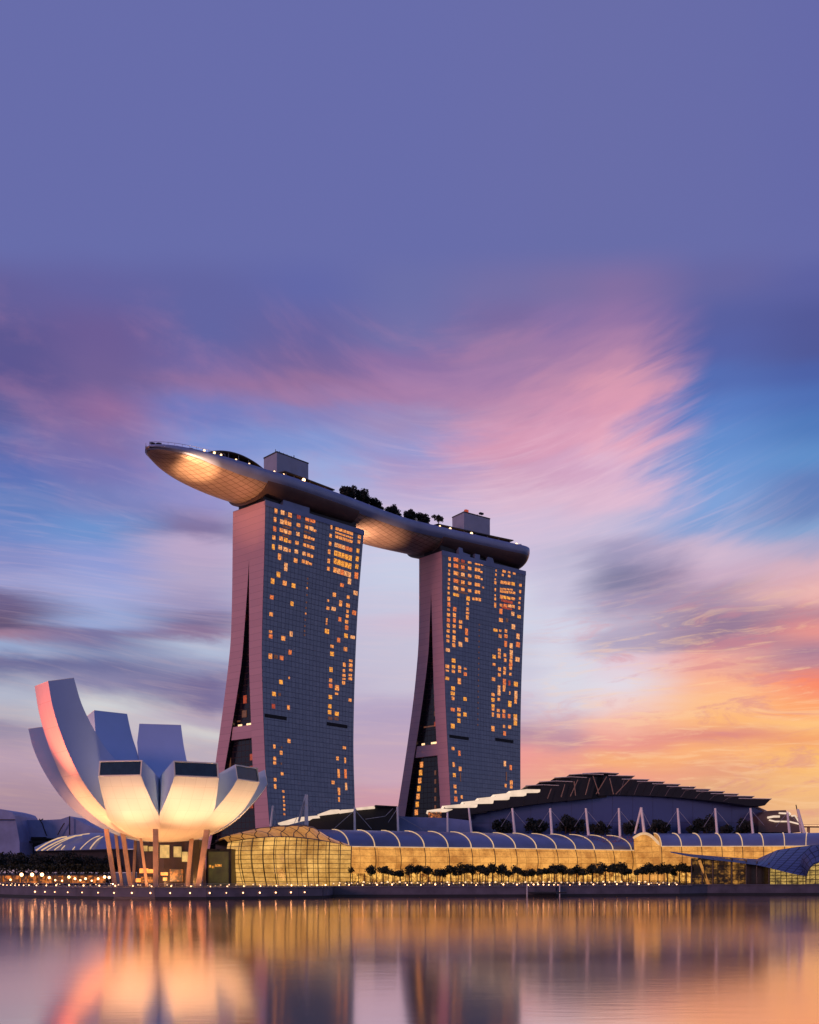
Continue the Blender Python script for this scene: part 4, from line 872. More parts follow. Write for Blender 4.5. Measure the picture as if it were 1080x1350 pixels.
# rounded glass nose at the left end
T = thing('glass_nose', 'bulging golden gridded glass nose at the left end of the mall, beside the lotus', 'glass hall', pt(380, 0, 395)[:2] + (GZ,))
def nose(k_, q):
    """k_: 0 at the mall facade, 1 at the left end; q: 0 ground, 1 eave"""
    px = 462 - 156 * k_ - 2 * q * 0
    Y = 401 - 15 * sin(pi * min(1, k_ * .85 + .12)) + 16 * max(0, k_ - .55) ** 1.5 * 2
    bul = sin(pi * min(1, q * .62 + .02)) * 4.2 - q * 0
    top = 17.0 + 3.0 * sin(pi * (k_ * .8))
    lean = -10 * (1 - cos(q * pi / 2)) * k_ * .55
    X = (px - 540) * Y / F
    return (X - bul * .5 * (k_ - .2) - lean * .0 + (q ** 2) * (-6 * (k_ - .45) * 0 + 0), Y - bul + 4.5 * q ** 3, GZ + (top - GZ) * q)
rows = [[nose(j / 34, q / 10) for j in range(35)] for q in range(11)]
g = MB(); g.grid(rows, [[(j / 34 * 44, rows[q][j][2]) for j in range(35)] for q in range(11)], flip=True); g.build('nose_glazing', M['nose'], T, smooth=True)
for j in range(0, 35, 3):
    g = MB(); g.path([tuple(Vector(nose(j / 34, q / 10)) + Vector((0, -.15, 0))) for q in range(11)], .16, 4); g.build('mullion', M['dark'], T)
# the hood: golden ribbed strip from the nose eave up to the ridge, with a dark brown sweeping roof edge
hood = []; tops = [(288, 1108), (300, 1103), (318, 1098), (340, 1093), (362, 1090.5), (384, 1089), (400, 1089), (412, 1091), (419, 1096), (428, 1107), (440, 1116)]
g = MB(); rows = []; uvr = []
for j in range(31):
    k_ = j / 30; b0 = nose(1 - k_, 1); f = k_ * (len(tops) - 1); i = min(len(tops) - 2, int(f)); ff_ = f - i
    tx = tops[i][0] + (tops[i + 1][0] - tops[i][0]) * ff_; ty = tops[i][1] + (tops[i + 1][1] - tops[i][1]) * ff_
    tp = pt(tx, ty, 409 + 4 * sin(pi * k_)); r = []
    for m_ in range(6):
        q = m_ / 5; r.append(tuple(Vector(b0).lerp(Vector(tp), q) + Vector((0, -1.6 * sin(pi * q), 1.2 * sin(pi * q)))))
    rows.append(r); uvr.append([(k_ * 48 + m_ * 2.2, m_ * 2) for m_ in range(6)])
g.grid(rows, uvr); g.build('hood', M['hood'], T, smooth=True)
g = MB(); g.path([r[-1] for r in rows], .45, 6); g.build('hood_edge', M['column'], T)
for j in range(1, 30, 3):
    g = MB(); g.path([tuple(Vector(rows[min(30, j + m_ // 2)][m_]) + Vector((0, -.15, .1))) for m_ in range(6)], .17, 4); g.build('hood_rib', M['dark'], T)
# brown sweeping roof left of the hood
g = MB(); a = [pt(x, y, 415) for x, y in ((274, 1116), (288, 1108), (318, 1098), (340, 1093), (362, 1090), (390, 1088.6), (405, 1089))]
g.grid([a, [(p[0] - 2, p[1] + 25, p[2] + 1.5) for p in a]], flip=False); g.build('sweeping_roof', M['canopy'], T)

# ------------------------------------------------------------------ podium terrace behind the mall
g = MB(); PZ = 20.5
g.prism([(-75, 440, GZ), (-30, 428, GZ), (60, 462, GZ), (100, 482, GZ), (200, 476, GZ), (260, 476, GZ), (260, 640, GZ), (-75, 550, GZ)], (0, 0, PZ - GZ)); tag(g.build('podium', M['wall_dark'], origin=(60, 520, GZ)), 'low dark podium terrace behind the mall roof', 'podium')

# ------------------------------------------------------------------ convention hall with stepped roof
HY = 505.0
def hp_(px, py, Y=HY): return pt(px, py, Y)
HT = thing('convention_hall', 'wide arched hall with dark stepped fins along its roof and blue glass front', 'convention hall', hp_(790, 1100))
arc = [(598, 1080), (626, 1070), (660, 1063), (700, 1057), (745, 1051.5), (790, 1048), (825, 1047.6), (860, 1048.6), (892, 1050.5), (935, 1054.5), (974, 1059), (1003, 1066), (1024, 1077)]
arcf = curve(arc)
g = MB(); xs_ = [596 + (1042 - 596) * i / 40 for i in range(41)]
def ztop(px): return arcf(px) if px < 1003 else 1066 + (px - 1003) * .55
rows = [[hp_(x, ztop(x), HY + 8 * ((x - 815) / 225) ** 2) for x in xs_], [(hp_(x, 1100, HY + 8 * ((x - 815) / 225) ** 2)[0], HY + 8 * ((x - 815) / 225) ** 2, PZ) for x in xs_]]
g.grid(rows, [[(p[0], p[2]) for p in r] for r in rows], flip=True); g.build('glass_front', M['hallglass'], HT)
g = MB(); g.grid([rows[0], [(p[0], p[1] + 55, p[2] + 1) for p in rows[0]]], flip=False); g.build('vault_roof', M['roofblue'], HT)
g = MB(); g.path([tuple(Vector(p) + Vector((0, -.3, 0))) for p in rows[0]], .42, 5); g.build('arch_rim', mat('arch_rim_paint', (.75, .52, .42), .4), HT)
lf = [(563, 597, 1066.5, 1), (583, 636, 1060.5, 1), (609, 658, 1055.3, 1), (629, 678, 1050.5, 1), (650, 699, 1045.7, 1), (671, 718, 1041, 1), (693, 737, 1035.5, 0), (711, 755, 1030.5, 0), (731, 774, 1025, 0), (750, 796, 1021, 0), (768, 816, 1019.4, 0)]
rf_ = [(800, 837, 1023.2), (818, 856, 1028), (838, 876.6, 1031), (858, 897, 1034.2), (877, 917.5, 1037.6), (897, 936.5, 1040.8), (916, 955.5, 1043.8), (935, 974, 1047), (953, 994.5, 1050), (972, 1017.4, 1053.4)]
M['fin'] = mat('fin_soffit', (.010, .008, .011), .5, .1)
for i, (x0, x1, y, litf) in enumerate(lf):
    Y = HY - 3 - .35 * i if i < 10 else HY - 2
    ya = min(1096, arcf(max(598, (x0 + x1) / 2)) + 3); body = 3.2 if litf else 1.4
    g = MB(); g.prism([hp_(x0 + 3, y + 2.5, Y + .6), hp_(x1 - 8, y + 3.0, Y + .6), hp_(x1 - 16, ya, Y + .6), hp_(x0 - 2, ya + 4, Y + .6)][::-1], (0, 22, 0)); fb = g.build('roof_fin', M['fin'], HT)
    g = MB(); g.prism([hp_(x0, y + body * .6, Y), hp_(x0 + 5, y + body + (1.6 if litf else 0), Y), hp_(x1 - 9, y + body + (1.0 if litf else 0), Y), hp_(x1, y + .9, Y), hp_(x1 - 1, y - .1, Y), hp_((x0 + x1) / 2, y - .6, Y)], (0, 26, 0)); g.build('fin_blade', M['bladeglow'] if litf else M['fin'], fb)
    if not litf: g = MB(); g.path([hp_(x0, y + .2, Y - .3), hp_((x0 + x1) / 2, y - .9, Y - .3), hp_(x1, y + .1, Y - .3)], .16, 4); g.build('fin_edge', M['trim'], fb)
for i, (x0, x1, y) in enumerate(rf_):
    Y = HY - 2.5 - .35 * i; ya = arcf(x0) + 1
    g = MB(); g.prism([hp_(x1, y, Y), hp_(x0 - 4, y - 1.0, Y), hp_(x0 - 12, arcf(x0 - 12) + 1, Y), hp_(x0 + 18, arcf(x0 + 18) + .5, Y), hp_(x1 - 9, min(y + 8.5, arcf(x1 - 9) if x1 < 1000 else 1064), Y), hp_(x1 - 3, y + 2.2, Y)], (0, 26, 0)); fb = g.build('roof_fin', M['fin'], HT)
    g = MB(); g.path([hp_(x0 + 2, y - .9, Y - .2), hp_(x1 + .3, y - .2, Y - .2)], .17, 4); g.build('fin_edge', M['trim'], fb)
    if i < 8: g = MB(); g.path([hp_(x1 - 4, y + 2.5, Y - .3), hp_(x1 - 14, y + 5, Y - .3), hp_(x1 - 20, arcf(x1 - 20), Y - .3)], .12, 4); g.build('strut', mat('strut_paint', (.30, .22, .22), .5) if 'strutp' not in M else M['strutp'], fb)
for (a, b_) in (((782, 1023), (790, 1047)), ((778, 1026), (772, 1048)), ((800, 1024), (786, 1047)), ((757, 1030), (759, 1049)), ((745, 1034), (740, 1051)), ((727, 1040), (722, 1053)), ((804, 1026), (809, 1047)), ((831, 1027), (812, 1047)), ((762, 1028), (752, 1050))):
    g = MB(); g.tube(hp_(*a, HY - 7.5), hp_(*b_, HY - 7.5), .22, n=5); g.build('strut', M['column'], HT)
g = MB(); A = [hp_(x, y, HY - 3) for x, y in ((565, 1070), (582, 1070), (582, 1078), (565, 1078))]; g.prism(A[::-1], (0, 15, 0)); g.build('lit_end_room', M['warmstrip'], HT)
# small lit annex at its right end
T = thing('hall_annex', 'small lit rounded annex at the right end of the arched hall', 'annex', hp_(1035, 1100))
g = MB(); g.prism([hp_(x, y, 500) for x, y in ((1000, 1097), (1000, 1076), (1012, 1069), (1022, 1068.5), (1036, 1068), (1040, 1074), (1052, 1078), (1056, 1097))][::-1], (0, 20, 0)); g.build('annex_shell', M['hulldark'], T)
for pts_, r_ in (([(1012, 1078), (1020, 1076.5), (1028, 1076.5)], .5), ([(1014, 1081), (1022, 1083), (1040, 1083), (1056, 1087)], .35), ([(1027, 1072), (1038, 1072.5)], .4), ([(1037, 1071), (1042, 1074)], .7), ([(1043, 1076), (1048, 1075), (1053, 1083)], .35)):
    g = MB(); g.path([hp_(x, y, 499) for x, y in pts_], r_, 5); g.build('edge_painted_glow', M['bladeglow'], T)

# ------------------------------------------------------------------ smaller stepped theatre roof between the towers
T = thing('theatre_roof', 'low dark theatre with pale stepped roof edges in front of the nearer tower', 'theatre', pt(460, 1096, 470))
for i, pg in enumerate((((405, 1096), (408, 1082), (421, 1074), (447, 1072), (452, 1096)), ((440, 1096), (446, 1071), (470, 1067), (474, 1096)), ((466, 1096), (469, 1066), (494, 1064), (500, 1096)), ((492, 1096), (494, 1063), (524, 1064), (526, 1096)))):
    g = MB(); g.prism([pt(x, y, 478 - i * .7) for x, y in pg], (0, 24, 0)); g.build('dark_wedge', M['fin'], T)
for i, pg in enumerate((((366, 1085), (392, 1077.5), (420, 1075), (421, 1078), (394, 1080), (367, 1087)), ((418, 1074), (436, 1067.5), (447, 1067), (447, 1071.5), (420, 1075)), ((446, 1070), (450, 1067.5), (468, 1066.5), (468, 1069), (447, 1072)), ((469, 1065), (494, 1062.5), (494, 1065.5), (470, 1067.5)), ((493, 1063), (495, 1061.2), (524, 1062.8), (524, 1064)))):
    g = MB(); g.prism([pt(x, y, 474 - i * .6) for x, y in pg], (0, 18, 0)); g.build('roof_step', M['bladeglow'] if i < 4 else M['fin'], T)
for (a, b_) in (((468, 1068), (440, 1093)), ((470, 1070), (490, 1093)), ((518, 1066), (508, 1076)), ((508, 1076), (482, 1080)), ((524, 1066), (512, 1084))):
    g = MB(); g.tube(pt(*a, 471), pt(*b_, 471), .13, n=5); g.build('cable', M['steel'], T)
T = thing('tent_roof', 'pale blue tent roof between the theatre and the arched hall', 'tent', pt(555, 1096, 482))
g = MB(); g.prism([pt(x, y, 484) for x, y in ((523, 1075.5), (540, 1077), (560, 1077.5), (590, 1078.5), (622, 1082), (622, 1100), (523, 1100))], (0, 20, 0)); g.build('membrane', M['tent'], T)
for (a, b_) in (((528, 1077), (556, 1093)), ((528, 1077), (512, 1095))):
    g = MB(); g.tube(pt(*a, 481), pt(*b_, 481), .13, n=5); g.build('cable', M['steel'], T)

# masts with stay cables
def mast(xt, yt, xb, yb, Y, r, label, stays=(), legs=(), group=None, m='mastlit'):
    b0 = pt(xb, yb, Y); T = thing('mast', label, 'mast', b0, group)
    g = MB(); g.tube(b0[:2] + (PZ - .1,), pt(xt, yt, Y), r, r * .75, 8); g.build('pole', M[m], T)
    for (x, y) in legs: g = MB(); g.tube(pt(xt, yt, Y), pt(x, y, Y + 2), r * .7, r * .6, 6); g.build('leg', M[m], T)
    for (x, y) in stays: g = MB(); g.tube(pt(xt, yt + 1.5, Y), pt(x, y, Y), .09, n=4); g.build('stay', M['steel'], T)
    return T
M['mastlit'] = mat('mast_paint', (.90, .82, .80), .35, 0, .04)
mast(404, 1047.5, 404, 1096, 452, .85, 'white mast with splayed pink stays in front of the nearer tower', [(387, 1088), (418, 1073), (393, 1085), (410, 1068)], [(394, 1083)])
mast(360, 1062, 355, 1096, 452, .55, 'short pale mast beside the right-hand finger of the lotus', [(367, 1088)])
MG = 'masts along the terrace in front of the arched hall'
for xt, yt, xb, lab in ((467.5, 1064, 468, 'pale mast in front of the dark stepped theatre roof'), (524, 1063.5, 525.5, 'pale mast at the right end of the dark theatre roof'), (590, 1071, 590.5, 'pink mast beside the tent roof'), (618, 1065, 623, 'white mast at the left end of the arched hall')):
    mast(xt, yt, xb, 1097, 458, .5, lab, [])
for xt, xb in ((675.5, 680), (725.5, 728.5), (772.5, 777), (816, 818), (893.5, 897), (943, 946.5), (989.5, 994), (1038, 1042.5)):
    mast(xt, 1065.5 if xt < 1030 else 1070, xb, 1099, 480, .62, 'lit white mast with thin stays in front of the arched hall\'s blue glass', [(xt + 18, 1088), (xt - 15, 1090)], group=MG)
mast(845.5, 1064.5, 851, 1099, 472, .7, 'lit A-shaped mast where the two mall wings meet', [(858, 1090)], [(837, 1099)])
mast(1052, 1067, 1064, 1097, 480, .7, 'pair of leaning pink masts at the far right end of the terrace', [], [(1056, 1097)])
mast(1049.5, 1061, 1060, 1097, 483, .3, 'thin dark leaning mast behind the pink masts', [], m='dark')
# terrace planting along the mall ridge
g = MB(); rnd = random.Random(5)
for i in range(2600):
    px = rnd.uniform(425, 1000); Y = 449 + max(0, px - 425) * .055 if px < 850 else 472; p = Vector(pt(px, 0, Y)); p.z = PZ + rnd.random() ** 2 * 2.6 + (.6 if px < 640 else 0)
    a = Vector((rnd.gauss(0, 1), rnd.gauss(0, 1), rnd.gauss(0, 1))).normalized() * .35; b_ = a.cross(Vector((0, 0, 1)) + a * .1).normalized() * .3
    g.face([p - a, p + b_, p + a])
tag(g.build('planting', M['flower'], origin=(0, 455, PZ)), 'low reddish planting along the terrace behind the mall roof', 'planting', kind='stuff')

# dark trees before the hall glass
ht = [tree_mesh('terrace_tree', 'dark tree on the terrace in front of the arched hall\'s blue glass', 'tree', 9.6, 4.0, 3.4, M['leafdark'], 41 + i, 9, 560, .6, 'trees before the arched hall') for i in range(2)]
for i, (px, top, w_) in enumerate(((657, 1077, 1), (665, 1082, .8), (705, 1076, 1.1), (712, 1080, .9), (746, 1075, 1.1), (752, 1073, 1.2), (760, 1078, 1), (787, 1082, .8), (796, 1082, .9), (832, 1081, .8), (866, 1078, 1), (875, 1080, .9), (912, 1085, .7), (930, 1073.5, 1.05), (928, 1078, .9), (958, 1086, .7), (976, 1086, .7), (984, 1078, .9))):
    Y = 494; p = pt(px, top, Y); h = p[2] - PZ; place(ht[i % 2], (p[0], Y, PZ), i * 2.1, h / 9.6)

# ------------------------------------------------------------------ right pavilion with swooping roof
PV = thing('lakeside_pavilion', 'pavilion under a dark swooping roof with blue lattice shell at the right', 'pavilion', pt(990, 1168, 415)[:2] + (GZ,))
g = MB()
up = [(884, 1122.5), (910, 1126), (940, 1128.5), (970, 1131), (998, 1132.5), (1010, 1127), (1025, 1120.5), (1051, 1116.5), (1080, 1113.5), (1120, 1112)]
lo = [(884, 1124), (910, 1129.5), (940, 1133.5), (970, 1137), (998, 1140.5), (1010, 1143), (1025, 1147), (1045, 1152), (1062, 1155), (1064, 1155)]
rows = []
for k_ in range(9):
    q = k_ / 8; r = []
    for (a, b_) in zip(up, lo):
        x = a[0] + (b_[0] - a[0]) * q; y = a[1] + (b_[1] - a[1]) * q; r.append(pt(x, y, 428 - 22 * q + 0 - 3 * sin(pi * q)))
    rows.append(r)
g.grid([r[:5] for r in rows], flip=False); g.build('swooping_roof', M['canopy2'] if 'canopy2' in M else M.setdefault('canopy2', mat('zinc_roof', (.06, .075, .14), .45, .3)), PV, smooth=True)
g = MB(); g.grid([r[4:] for r in rows], [[(j * 6.5 + k_ * 1.0, k_ * 4.2) for j in range(6)] for k_ in range(9)]); g.build('lattice_shell', M['shell'], PV, smooth=True)
# arched opening right of the shell
g = MB(); aro = [pt(x, y, 404) for x, y in ((1063, 1168), (1064, 1155), (1067, 1146), (1073, 1140), (1080, 1137.5), (1095, 1137), (1110, 1144), (1116, 1168))]
g.face([(p[0], p[1], max(GZ, p[2])) for p in aro][::-1], [(p[0], p[2]) for p in aro][::-1]); g.build('arched_glazing', M['pavlit'], PV)
g = MB(); g.grid([[pt(x, y, 403.6) for x, y in ((1063, 1160), (1064, 1154), (1067, 1145), (1073, 1139), (1080, 1136.5), (1095, 1136), (1112, 1143))], [pt(x, y, 412) for x, y in ((1060, 1150), (1055, 1140), (1058, 1128), (1066, 1120), (1080, 1114), (1100, 1112), (1120, 1112))]], [[(j * 5, 0) for j in range(7)], [(j * 5 + 2, 10) for j in range(7)]]); g.build('lattice_shell', M['shell'], PV, smooth=True)
def wallq(x0, x1, ytop, Y, m_, nm):
    A, B = pt(x0, 0, Y), pt(x1, 0, Y); zt = pt(0, ytop, Y)[2]
    g = MB(); g.face([(A[0], Y, GZ), (B[0], Y, GZ), (B[0], Y, zt), (A[0], Y, zt)], [(A[0], 0), (B[0], 0), (B[0], zt), (A[0], zt)]); return g.build(nm, M[m_], PV)
wallq(912, 965, 1131, 417, 'pavglass', 'glass_wall'); wallq(965, 985, 1133, 416, 'pavglass', 'glass_wall'); wallq(985, 1014, 1136, 414, 'lobby', 'timber_wall'); wallq(1014, 1064, 1142, 411, 'pavlit', 'lit_glass_wall')
for px in (912, 926, 940, 965, 984, 998, 1014, 1063):
    p = pt(px, 0, 410); g = MB(); zt = pt(0, 1131 + max(0, px - 960) * .12, 410)[2]
    g.tube((p[0], 410, GZ), (p[0], 410, min(zt, 13)), .3, n=6); g.build('column', M['dark'], PV)
g = MB(); g.tube(pt(922, 1134, 409), pt(934, 1166, 409), .5, .5, 6); g.build('lit_column', M['hood'], PV)

# ------------------------------------------------------------------ left background
T = thing('ferry_hall', 'low blue building with a rounded end at the far left', 'building', pt(10, 1110, 640)[:2] + (GZ,))
g = MB(); g.prism([pt(x, y, 640) for x, y in ((-60, 1064), (0, 1066.5), (10, 1069), (16, 1071), (19, 1075), (22, 1087), (26, 1110), (26, 1140), (-60, 1140))], (0, 40, 0)); g.build('shell', M['tent'], T)
g = MB(); g.prism([pt(x, y, 638) for x, y in ((-60, 1080), (19.5, 1080), (19.5, 1081), (-60, 1081))], (0, 1, 0)); g.build('cornice', M['dark'], T)
T = thing('long_hall', 'long blue membrane roof stretching behind the dark trees at left', 'exhibition hall', pt(90, 1110, 660)[:2] + (GZ,))
g = MB(); g.prism([pt(x, y, 660) for x, y in ((20, 1080.2), (40, 1081), (60, 1081), (80, 1080), (92, 1076), (100, 1080), (112, 1086), (130, 1094), (150, 1104), (150, 1103), (150, 1109), (20, 1103))], (0, 30, 0)); g.build('membrane_roof', M['tent'], T)
g = MB(); g.prism([pt(x, y, 662) for x, y in ((18, 1102), (150, 1102), (150, 1140), (-10, 1140), (-10, 1110))], (0, 25, 0)); g.build('hall_wall', M['wall_dark'], T)
for (x0, x1) in ((21, 38.5), (41, 61), (-8, 2)):
    g = MB(); g.prism([pt(x, y, 658.5) for x, y in ((x0, 1103.5), (x1, 1103.5), (x1, 1107.5), (x0 + 2, 1107.5))], (0, 1, 0)); g.build('window_band', M['slot'], T)
for pts_ in (((52, 1079.5), (56, 1086), (59, 1095), (62, 1102)), ((85, 1085), (80, 1093), (76, 1101)), ((92, 1076), (92, 1101)), ((18, 1075), (22, 1089), (26, 1102)), ((57, 1079.5), (53, 1082))):
    g = MB(); g.path([pt(x, y, 657.5) for x, y in pts_], .35, 5); g.build('roof_cable', M['dark'], T)
g = MB(); g.prism([pt(x, y, 656) for x, y in ((-60, 1109.5), (60, 1108.5), (60, 1111), (-60, 1112))], (0, 2, 0)); g.build('eave', M['dark'], T)
# ribbed glass dome roof behind the museum
T = thing('ribbed_roof', 'low ribbed blue roof with glowing ribs behind the left side of the lotus', 'pavilion roof', pt(105, 1118, 470)[:2] + (GZ,))
tp = [(45, 1121), (60, 1111), (80, 1104), (100, 1100), (120, 1098), (145, 1098), (180, 1100)]; bt = [(46, 1122), (60, 1121.5), (80, 1121), (100, 1120.5), (120, 1120), (145, 1119), (180, 1119)]
g = MB(); rows = []
for k_ in range(6):
    q = k_ / 5; rows.append([tuple(Vector(pt(a[0], a[1], 500)).lerp(Vector(pt(b_[0], b_[1], 470)), q) + Vector((0, 0, 1.5 * sin(pi * q)))) for a, b_ in zip(tp, bt)])
g.grid(rows); g.build('roof_shell', M['roofblue'], T, smooth=True)
g = MB(); g.prism([pt(x, y, 474) for x, y in ((50, 1122.5), (180, 1120), (180, 1150), (50, 1150))], (0, 20, 0)); g.build('base_wall', M['wall_dark'], T)
for i, (x0, y0, x1, y1) in enumerate(((48, 1121, 88, 1103), (55, 1121, 108, 1101), (62, 1121, 118, 1099), (72, 1120.5, 92, 1110), (81, 1120, 93, 1111), (96, 1120, 106, 1112), (106, 1119.5, 132, 1102), (119, 1119, 137, 1103))):
    n = 7; ps = []
    for j in range(n):
        k_ = j / (n - 1); x = x0 + (x1 - x0) * k_; y = y0 + (y1 - y0) * (1 - (1 - k_) ** 1.7); ps.append(tuple(Vector(pt(x, y, 468 + 20 * k_))))
    g = MB(); g.path(ps, .30 if i in (0, 1, 7) else .2, 5); g.build('rib', M['rib'], T)

# trees and lamps on the left promenade
lt = [tree_mesh('promenade_tree', 'dark broad tree in the row on the left promenade', 'tree', 14.5, 6.0, 4.6, M['leafdark'], 61 + i, 14, 1100, .62, 'trees on the left promenade') for i in range(3)]
for i in range(15):
    px = -14 + i * 11.5; Y = 425 + (i % 3) * 9; p = pt(px, 0, Y); place(lt[i % 3], (p[0], Y, GZ), i * 1.7, random.uniform(.82, .95) * (1.0 if px < 50 else .92))
g = MB(); rnd = random.Random(9)
for i in range(5200):
    px = rnd.uniform(-25, 150); Y = rnd.uniform(405, 416); p = Vector(pt(px, 0, Y)); p.z = GZ + rnd.random() * 7.5
    a = Vector((rnd.gauss(0, 1), rnd.gauss(0, 1), rnd.gauss(0, 1))).normalized() * .5; b_ = a.cross(Vector((0, .3, 1))).normalized() * .35
    if rnd.random() < .55 or p.z > GZ + 5.4: g.face([p - a, p + b_, p + a, p - b_])
tag(g.build('undergrowth', M['leaf'], origin=(-125, 410, GZ)), 'dark low shrubbery under the trees on the left promenade', 'shrubbery', kind='stuff')
T = thing('promenade_arcade', 'row of small lit kiosks under the trees on the left promenade', 'kiosks', pt(60, 1165, 398)[:2] + (GZ,))
for i in range(13):
    px = -6 + i * 11.2; Y = 400; A, B = pt(px, 0, Y), pt(px + 9, 0, Y)
    g = MB(); g.prism([(A[0], Y, GZ + .8), (B[0], Y, GZ + .8), (B[0], Y, GZ + 3.4), (A[0], Y, GZ + 3.4)], (0, 2, 0)); g.build('kiosk_front', M['warmstrip'], T)
    g = MB(); g.box(((A[0] + B[0]) / 2, Y + 1, GZ + 3.7), (B[0] - A[0] + .5, 3.4, .4)); g.build('kiosk_roof', M['dark'], T)
def lamp_template(name, label, cat, h, r, m, group):
    T = thing(name, label, cat, (0, 0, 0), group)
    g = MB(); g.tube((0, 0, 0), (0, 0, h), .09, .06, 6); g.build('post', M['dark'], T)
    g = MB(); g.ball((0, 0, h + r * .8), r, 8, 6); g.build('globe', m, T)
    g = MB(); g.tube((0, 0, h - .1), (0, 0, h + .12), .16, n=6); g.build('collar', M['dark'], T)
    reg(T); return T
gl = lamp_template('globe_lamp', 'glowing globe lamp on a post along the left promenade', 'street lamp', 3.3, .62, M['lamp'], 'globe lamps on the left promenade')
for i, px in enumerate((14, 28.5, 42.5, 55.5, 65, 73, 82, 91, 99, 106, 113, 121, 129.5, 138, 144)):
    Y = 388 if px < 40 else 386; p = pt(px, 0, Y); place(gl, (p[0], Y, GZ), 0, 1.0 if px in (28.5, 42.5, 55.5) else random.uniform(.45, .8))
# low edge lights
el = lamp_template('bollard_light', 'small glowing bollard light on the edge of the round promenade', 'bollard light', .5, .33, M['lampwhite'], 'bollard lights on the round promenade')
ql = lamp_template('bollard_light', 'small glowing bollard light on the edge of the mall promenade', 'bollard light', .5, .36, M['lampwhite'], 'bollard lights on the mall promenade')
def on_shore(px, i0, i1, off):
    for a, b_ in zip(shore[i0:i1], shore[i0 + 1:i1 + 1]):
        pa, pb = 540 + F * a[0] / a[1], 540 + F * b_[0] / b_[1]
        if min(pa, pb) <= px <= max(pa, pb) and abs(pb - pa) > 1e-6:
            r = (px - 540) / F; k_ = (r * a[1] - a[0]) / ((b_[0] - a[0]) - r * (b_[1] - a[1])); return (a[0] + (b_[0] - a[0]) * k_, a[1] + (b_[1] - a[1]) * k_ + off)
    return None
for px in [3, 8, 13, 18.5, 24, 30, 37] + [47, 60, 73, 90, 109, 130, 151, 174.5, 199, 225, 251, 277, 299, 321, 343, 364, 384, 402, 418, 429]:
    q = on_shore(px, 1, 13, .9)
    if q: place(el, (q[0], q[1], GZ + .05), 0, random.uniform(.45, .75) if px > 40 else random.uniform(.35, .6))
wl = thing('wall_light', 'small round light set in the face of the round quay wall', 'wall light', (0, 0, 0), 'lights in the round quay wall')
g = MB(); g.ball((0, -.1, 0), .26, 8, 6); g.build('lens', M['lampwhite'], wl); g = MB(); g.tube((0, 0, 0), (0, .35, 0), .3, n=8); g.build('housing', M['dark'], wl); reg(wl)
for px in [47, 60, 73, 90, 109, 130, 151, 174.5, 199, 225, 251, 277, 299, 321, 343, 364, 384, 402]:
    q = on_shore(px, 1, 13, -.5)
    if q: place(wl, (q[0], q[1], GZ - 1.5), 0, random.uniform(.55, .9))
xs_ = [436, 447, 460, 478, 497, 517, 537, 555, 574, 592, 611, 628, 646, 664, 682, 697, 704, 710, 717, 724, 731, 736, 752, 765, 783, 798, 814, 828, 843, 856, 870, 883, 893]
for px in xs_:
    q = on_shore(px, 13, 20, .9)
    if q: place(ql, (q[0], q[1], GZ + .05), 0, random.uniform(.4, .75))
# terrace lights, upper row beneath the mall
ul_ = lamp_template('path_light', 'tiny warm path light beside the planters at the foot of the mall', 'path light', .6, .28, M['lampsoft'], 'path lights at the foot of the mall')
for i in range(58):
    px = 440 + i * 7.9; Y = 388 + max(0, px - 440) * .05; p = pt(px, 0, Y); place(ul_, (p[0], Y, GZ + .1), 0, random.uniform(.6, 1.4))
ul3 = lamp_template('path_light', 'tiny warm path light on the plaza around the lotus columns', 'path light', .5, .26, M['lampsoft'], 'path lights on the lotus plaza')
for i in range(44):
    px = 4 + i * 9.7 + random.uniform(-4, 4); Y = random.uniform(352, 368) if 90 < px else 392; p = pt(px, 0, Y); place(ul3, (p[0], Y, GZ + .05), 0, random.uniform(.4, .9))
# planters (low hedge) along the mall promenade
g = MB(); rnd = random.Random(19)
for i in range(5200):
    px = rnd.uniform(440, 905); Y = 392 + max(0, px - 440) * .06 + rnd.uniform(-1, 1); p = Vector(pt(px, 0, Y)); p.z = GZ + rnd.random() * 1.5
    a = Vector((rnd.gauss(0, 1), rnd.gauss(0, 1), rnd.gauss(0, 1))).normalized() * .3; b_ = a.cross(Vector((0, .3, 1))).normalized() * .25
    g.face([p - a, p + b_, p + a])
tag(g.build('hedge', M['leaf'], origin=(0, 400, GZ)), 'low dark hedge along the foot of the golden mall', 'hedge', kind='stuff')
# trees in front of the mall
mt = [tree_mesh('mall_tree', 'small dark round tree in the row before the golden mall', 'tree', 7.6, 2.9, 2.1, M['leaf'], 81 + i, 9, 760, .36, 'trees in front of the mall') for i in range(4)]
tx = [458, 491, 507, 519, 530, 541, 553, 563, 574, 583, 593, 603, 613, 622, 632, 642, 651, 661, 671, 681, 692, 702, 713, 722, 731, 741, 751, 761, 771, 781, 790, 800, 810, 820, 829, 839, 849, 858, 866, 874, 882, 890, 897, 904]
for i, px in enumerate(tx):
    Y = 390 + max(0, px - 440) * .055 + random.uniform(-2.5, 2.5); p = pt(px + random.uniform(-2, 2), 0, Y); place(mt[i % 4], (p[0], Y, GZ), i * 1.1, random.uniform(.74, 1.12) * (1.15 if px == 458 else 1) * (1.15 if 875 < px < 885 else 1))
# small jetty kiosk with lights at px 695-738
T = thing('boat_jetty', 'low jetty with a line of lights at the middle of the mall quay', 'jetty', (44, 371, 0))
g = MB(); g.box((45, 371.5, 1.4), (12, 4, .5)); g.build('deck', M['quaydark'], T)
for px in (695, 738): p = pt(px, 0, 369.8); g = MB(); g.tube((p[0], 369.8, -1), (p[0], 369.8, 4.2), .18, n=6); g.build('pile', M['white'], T)
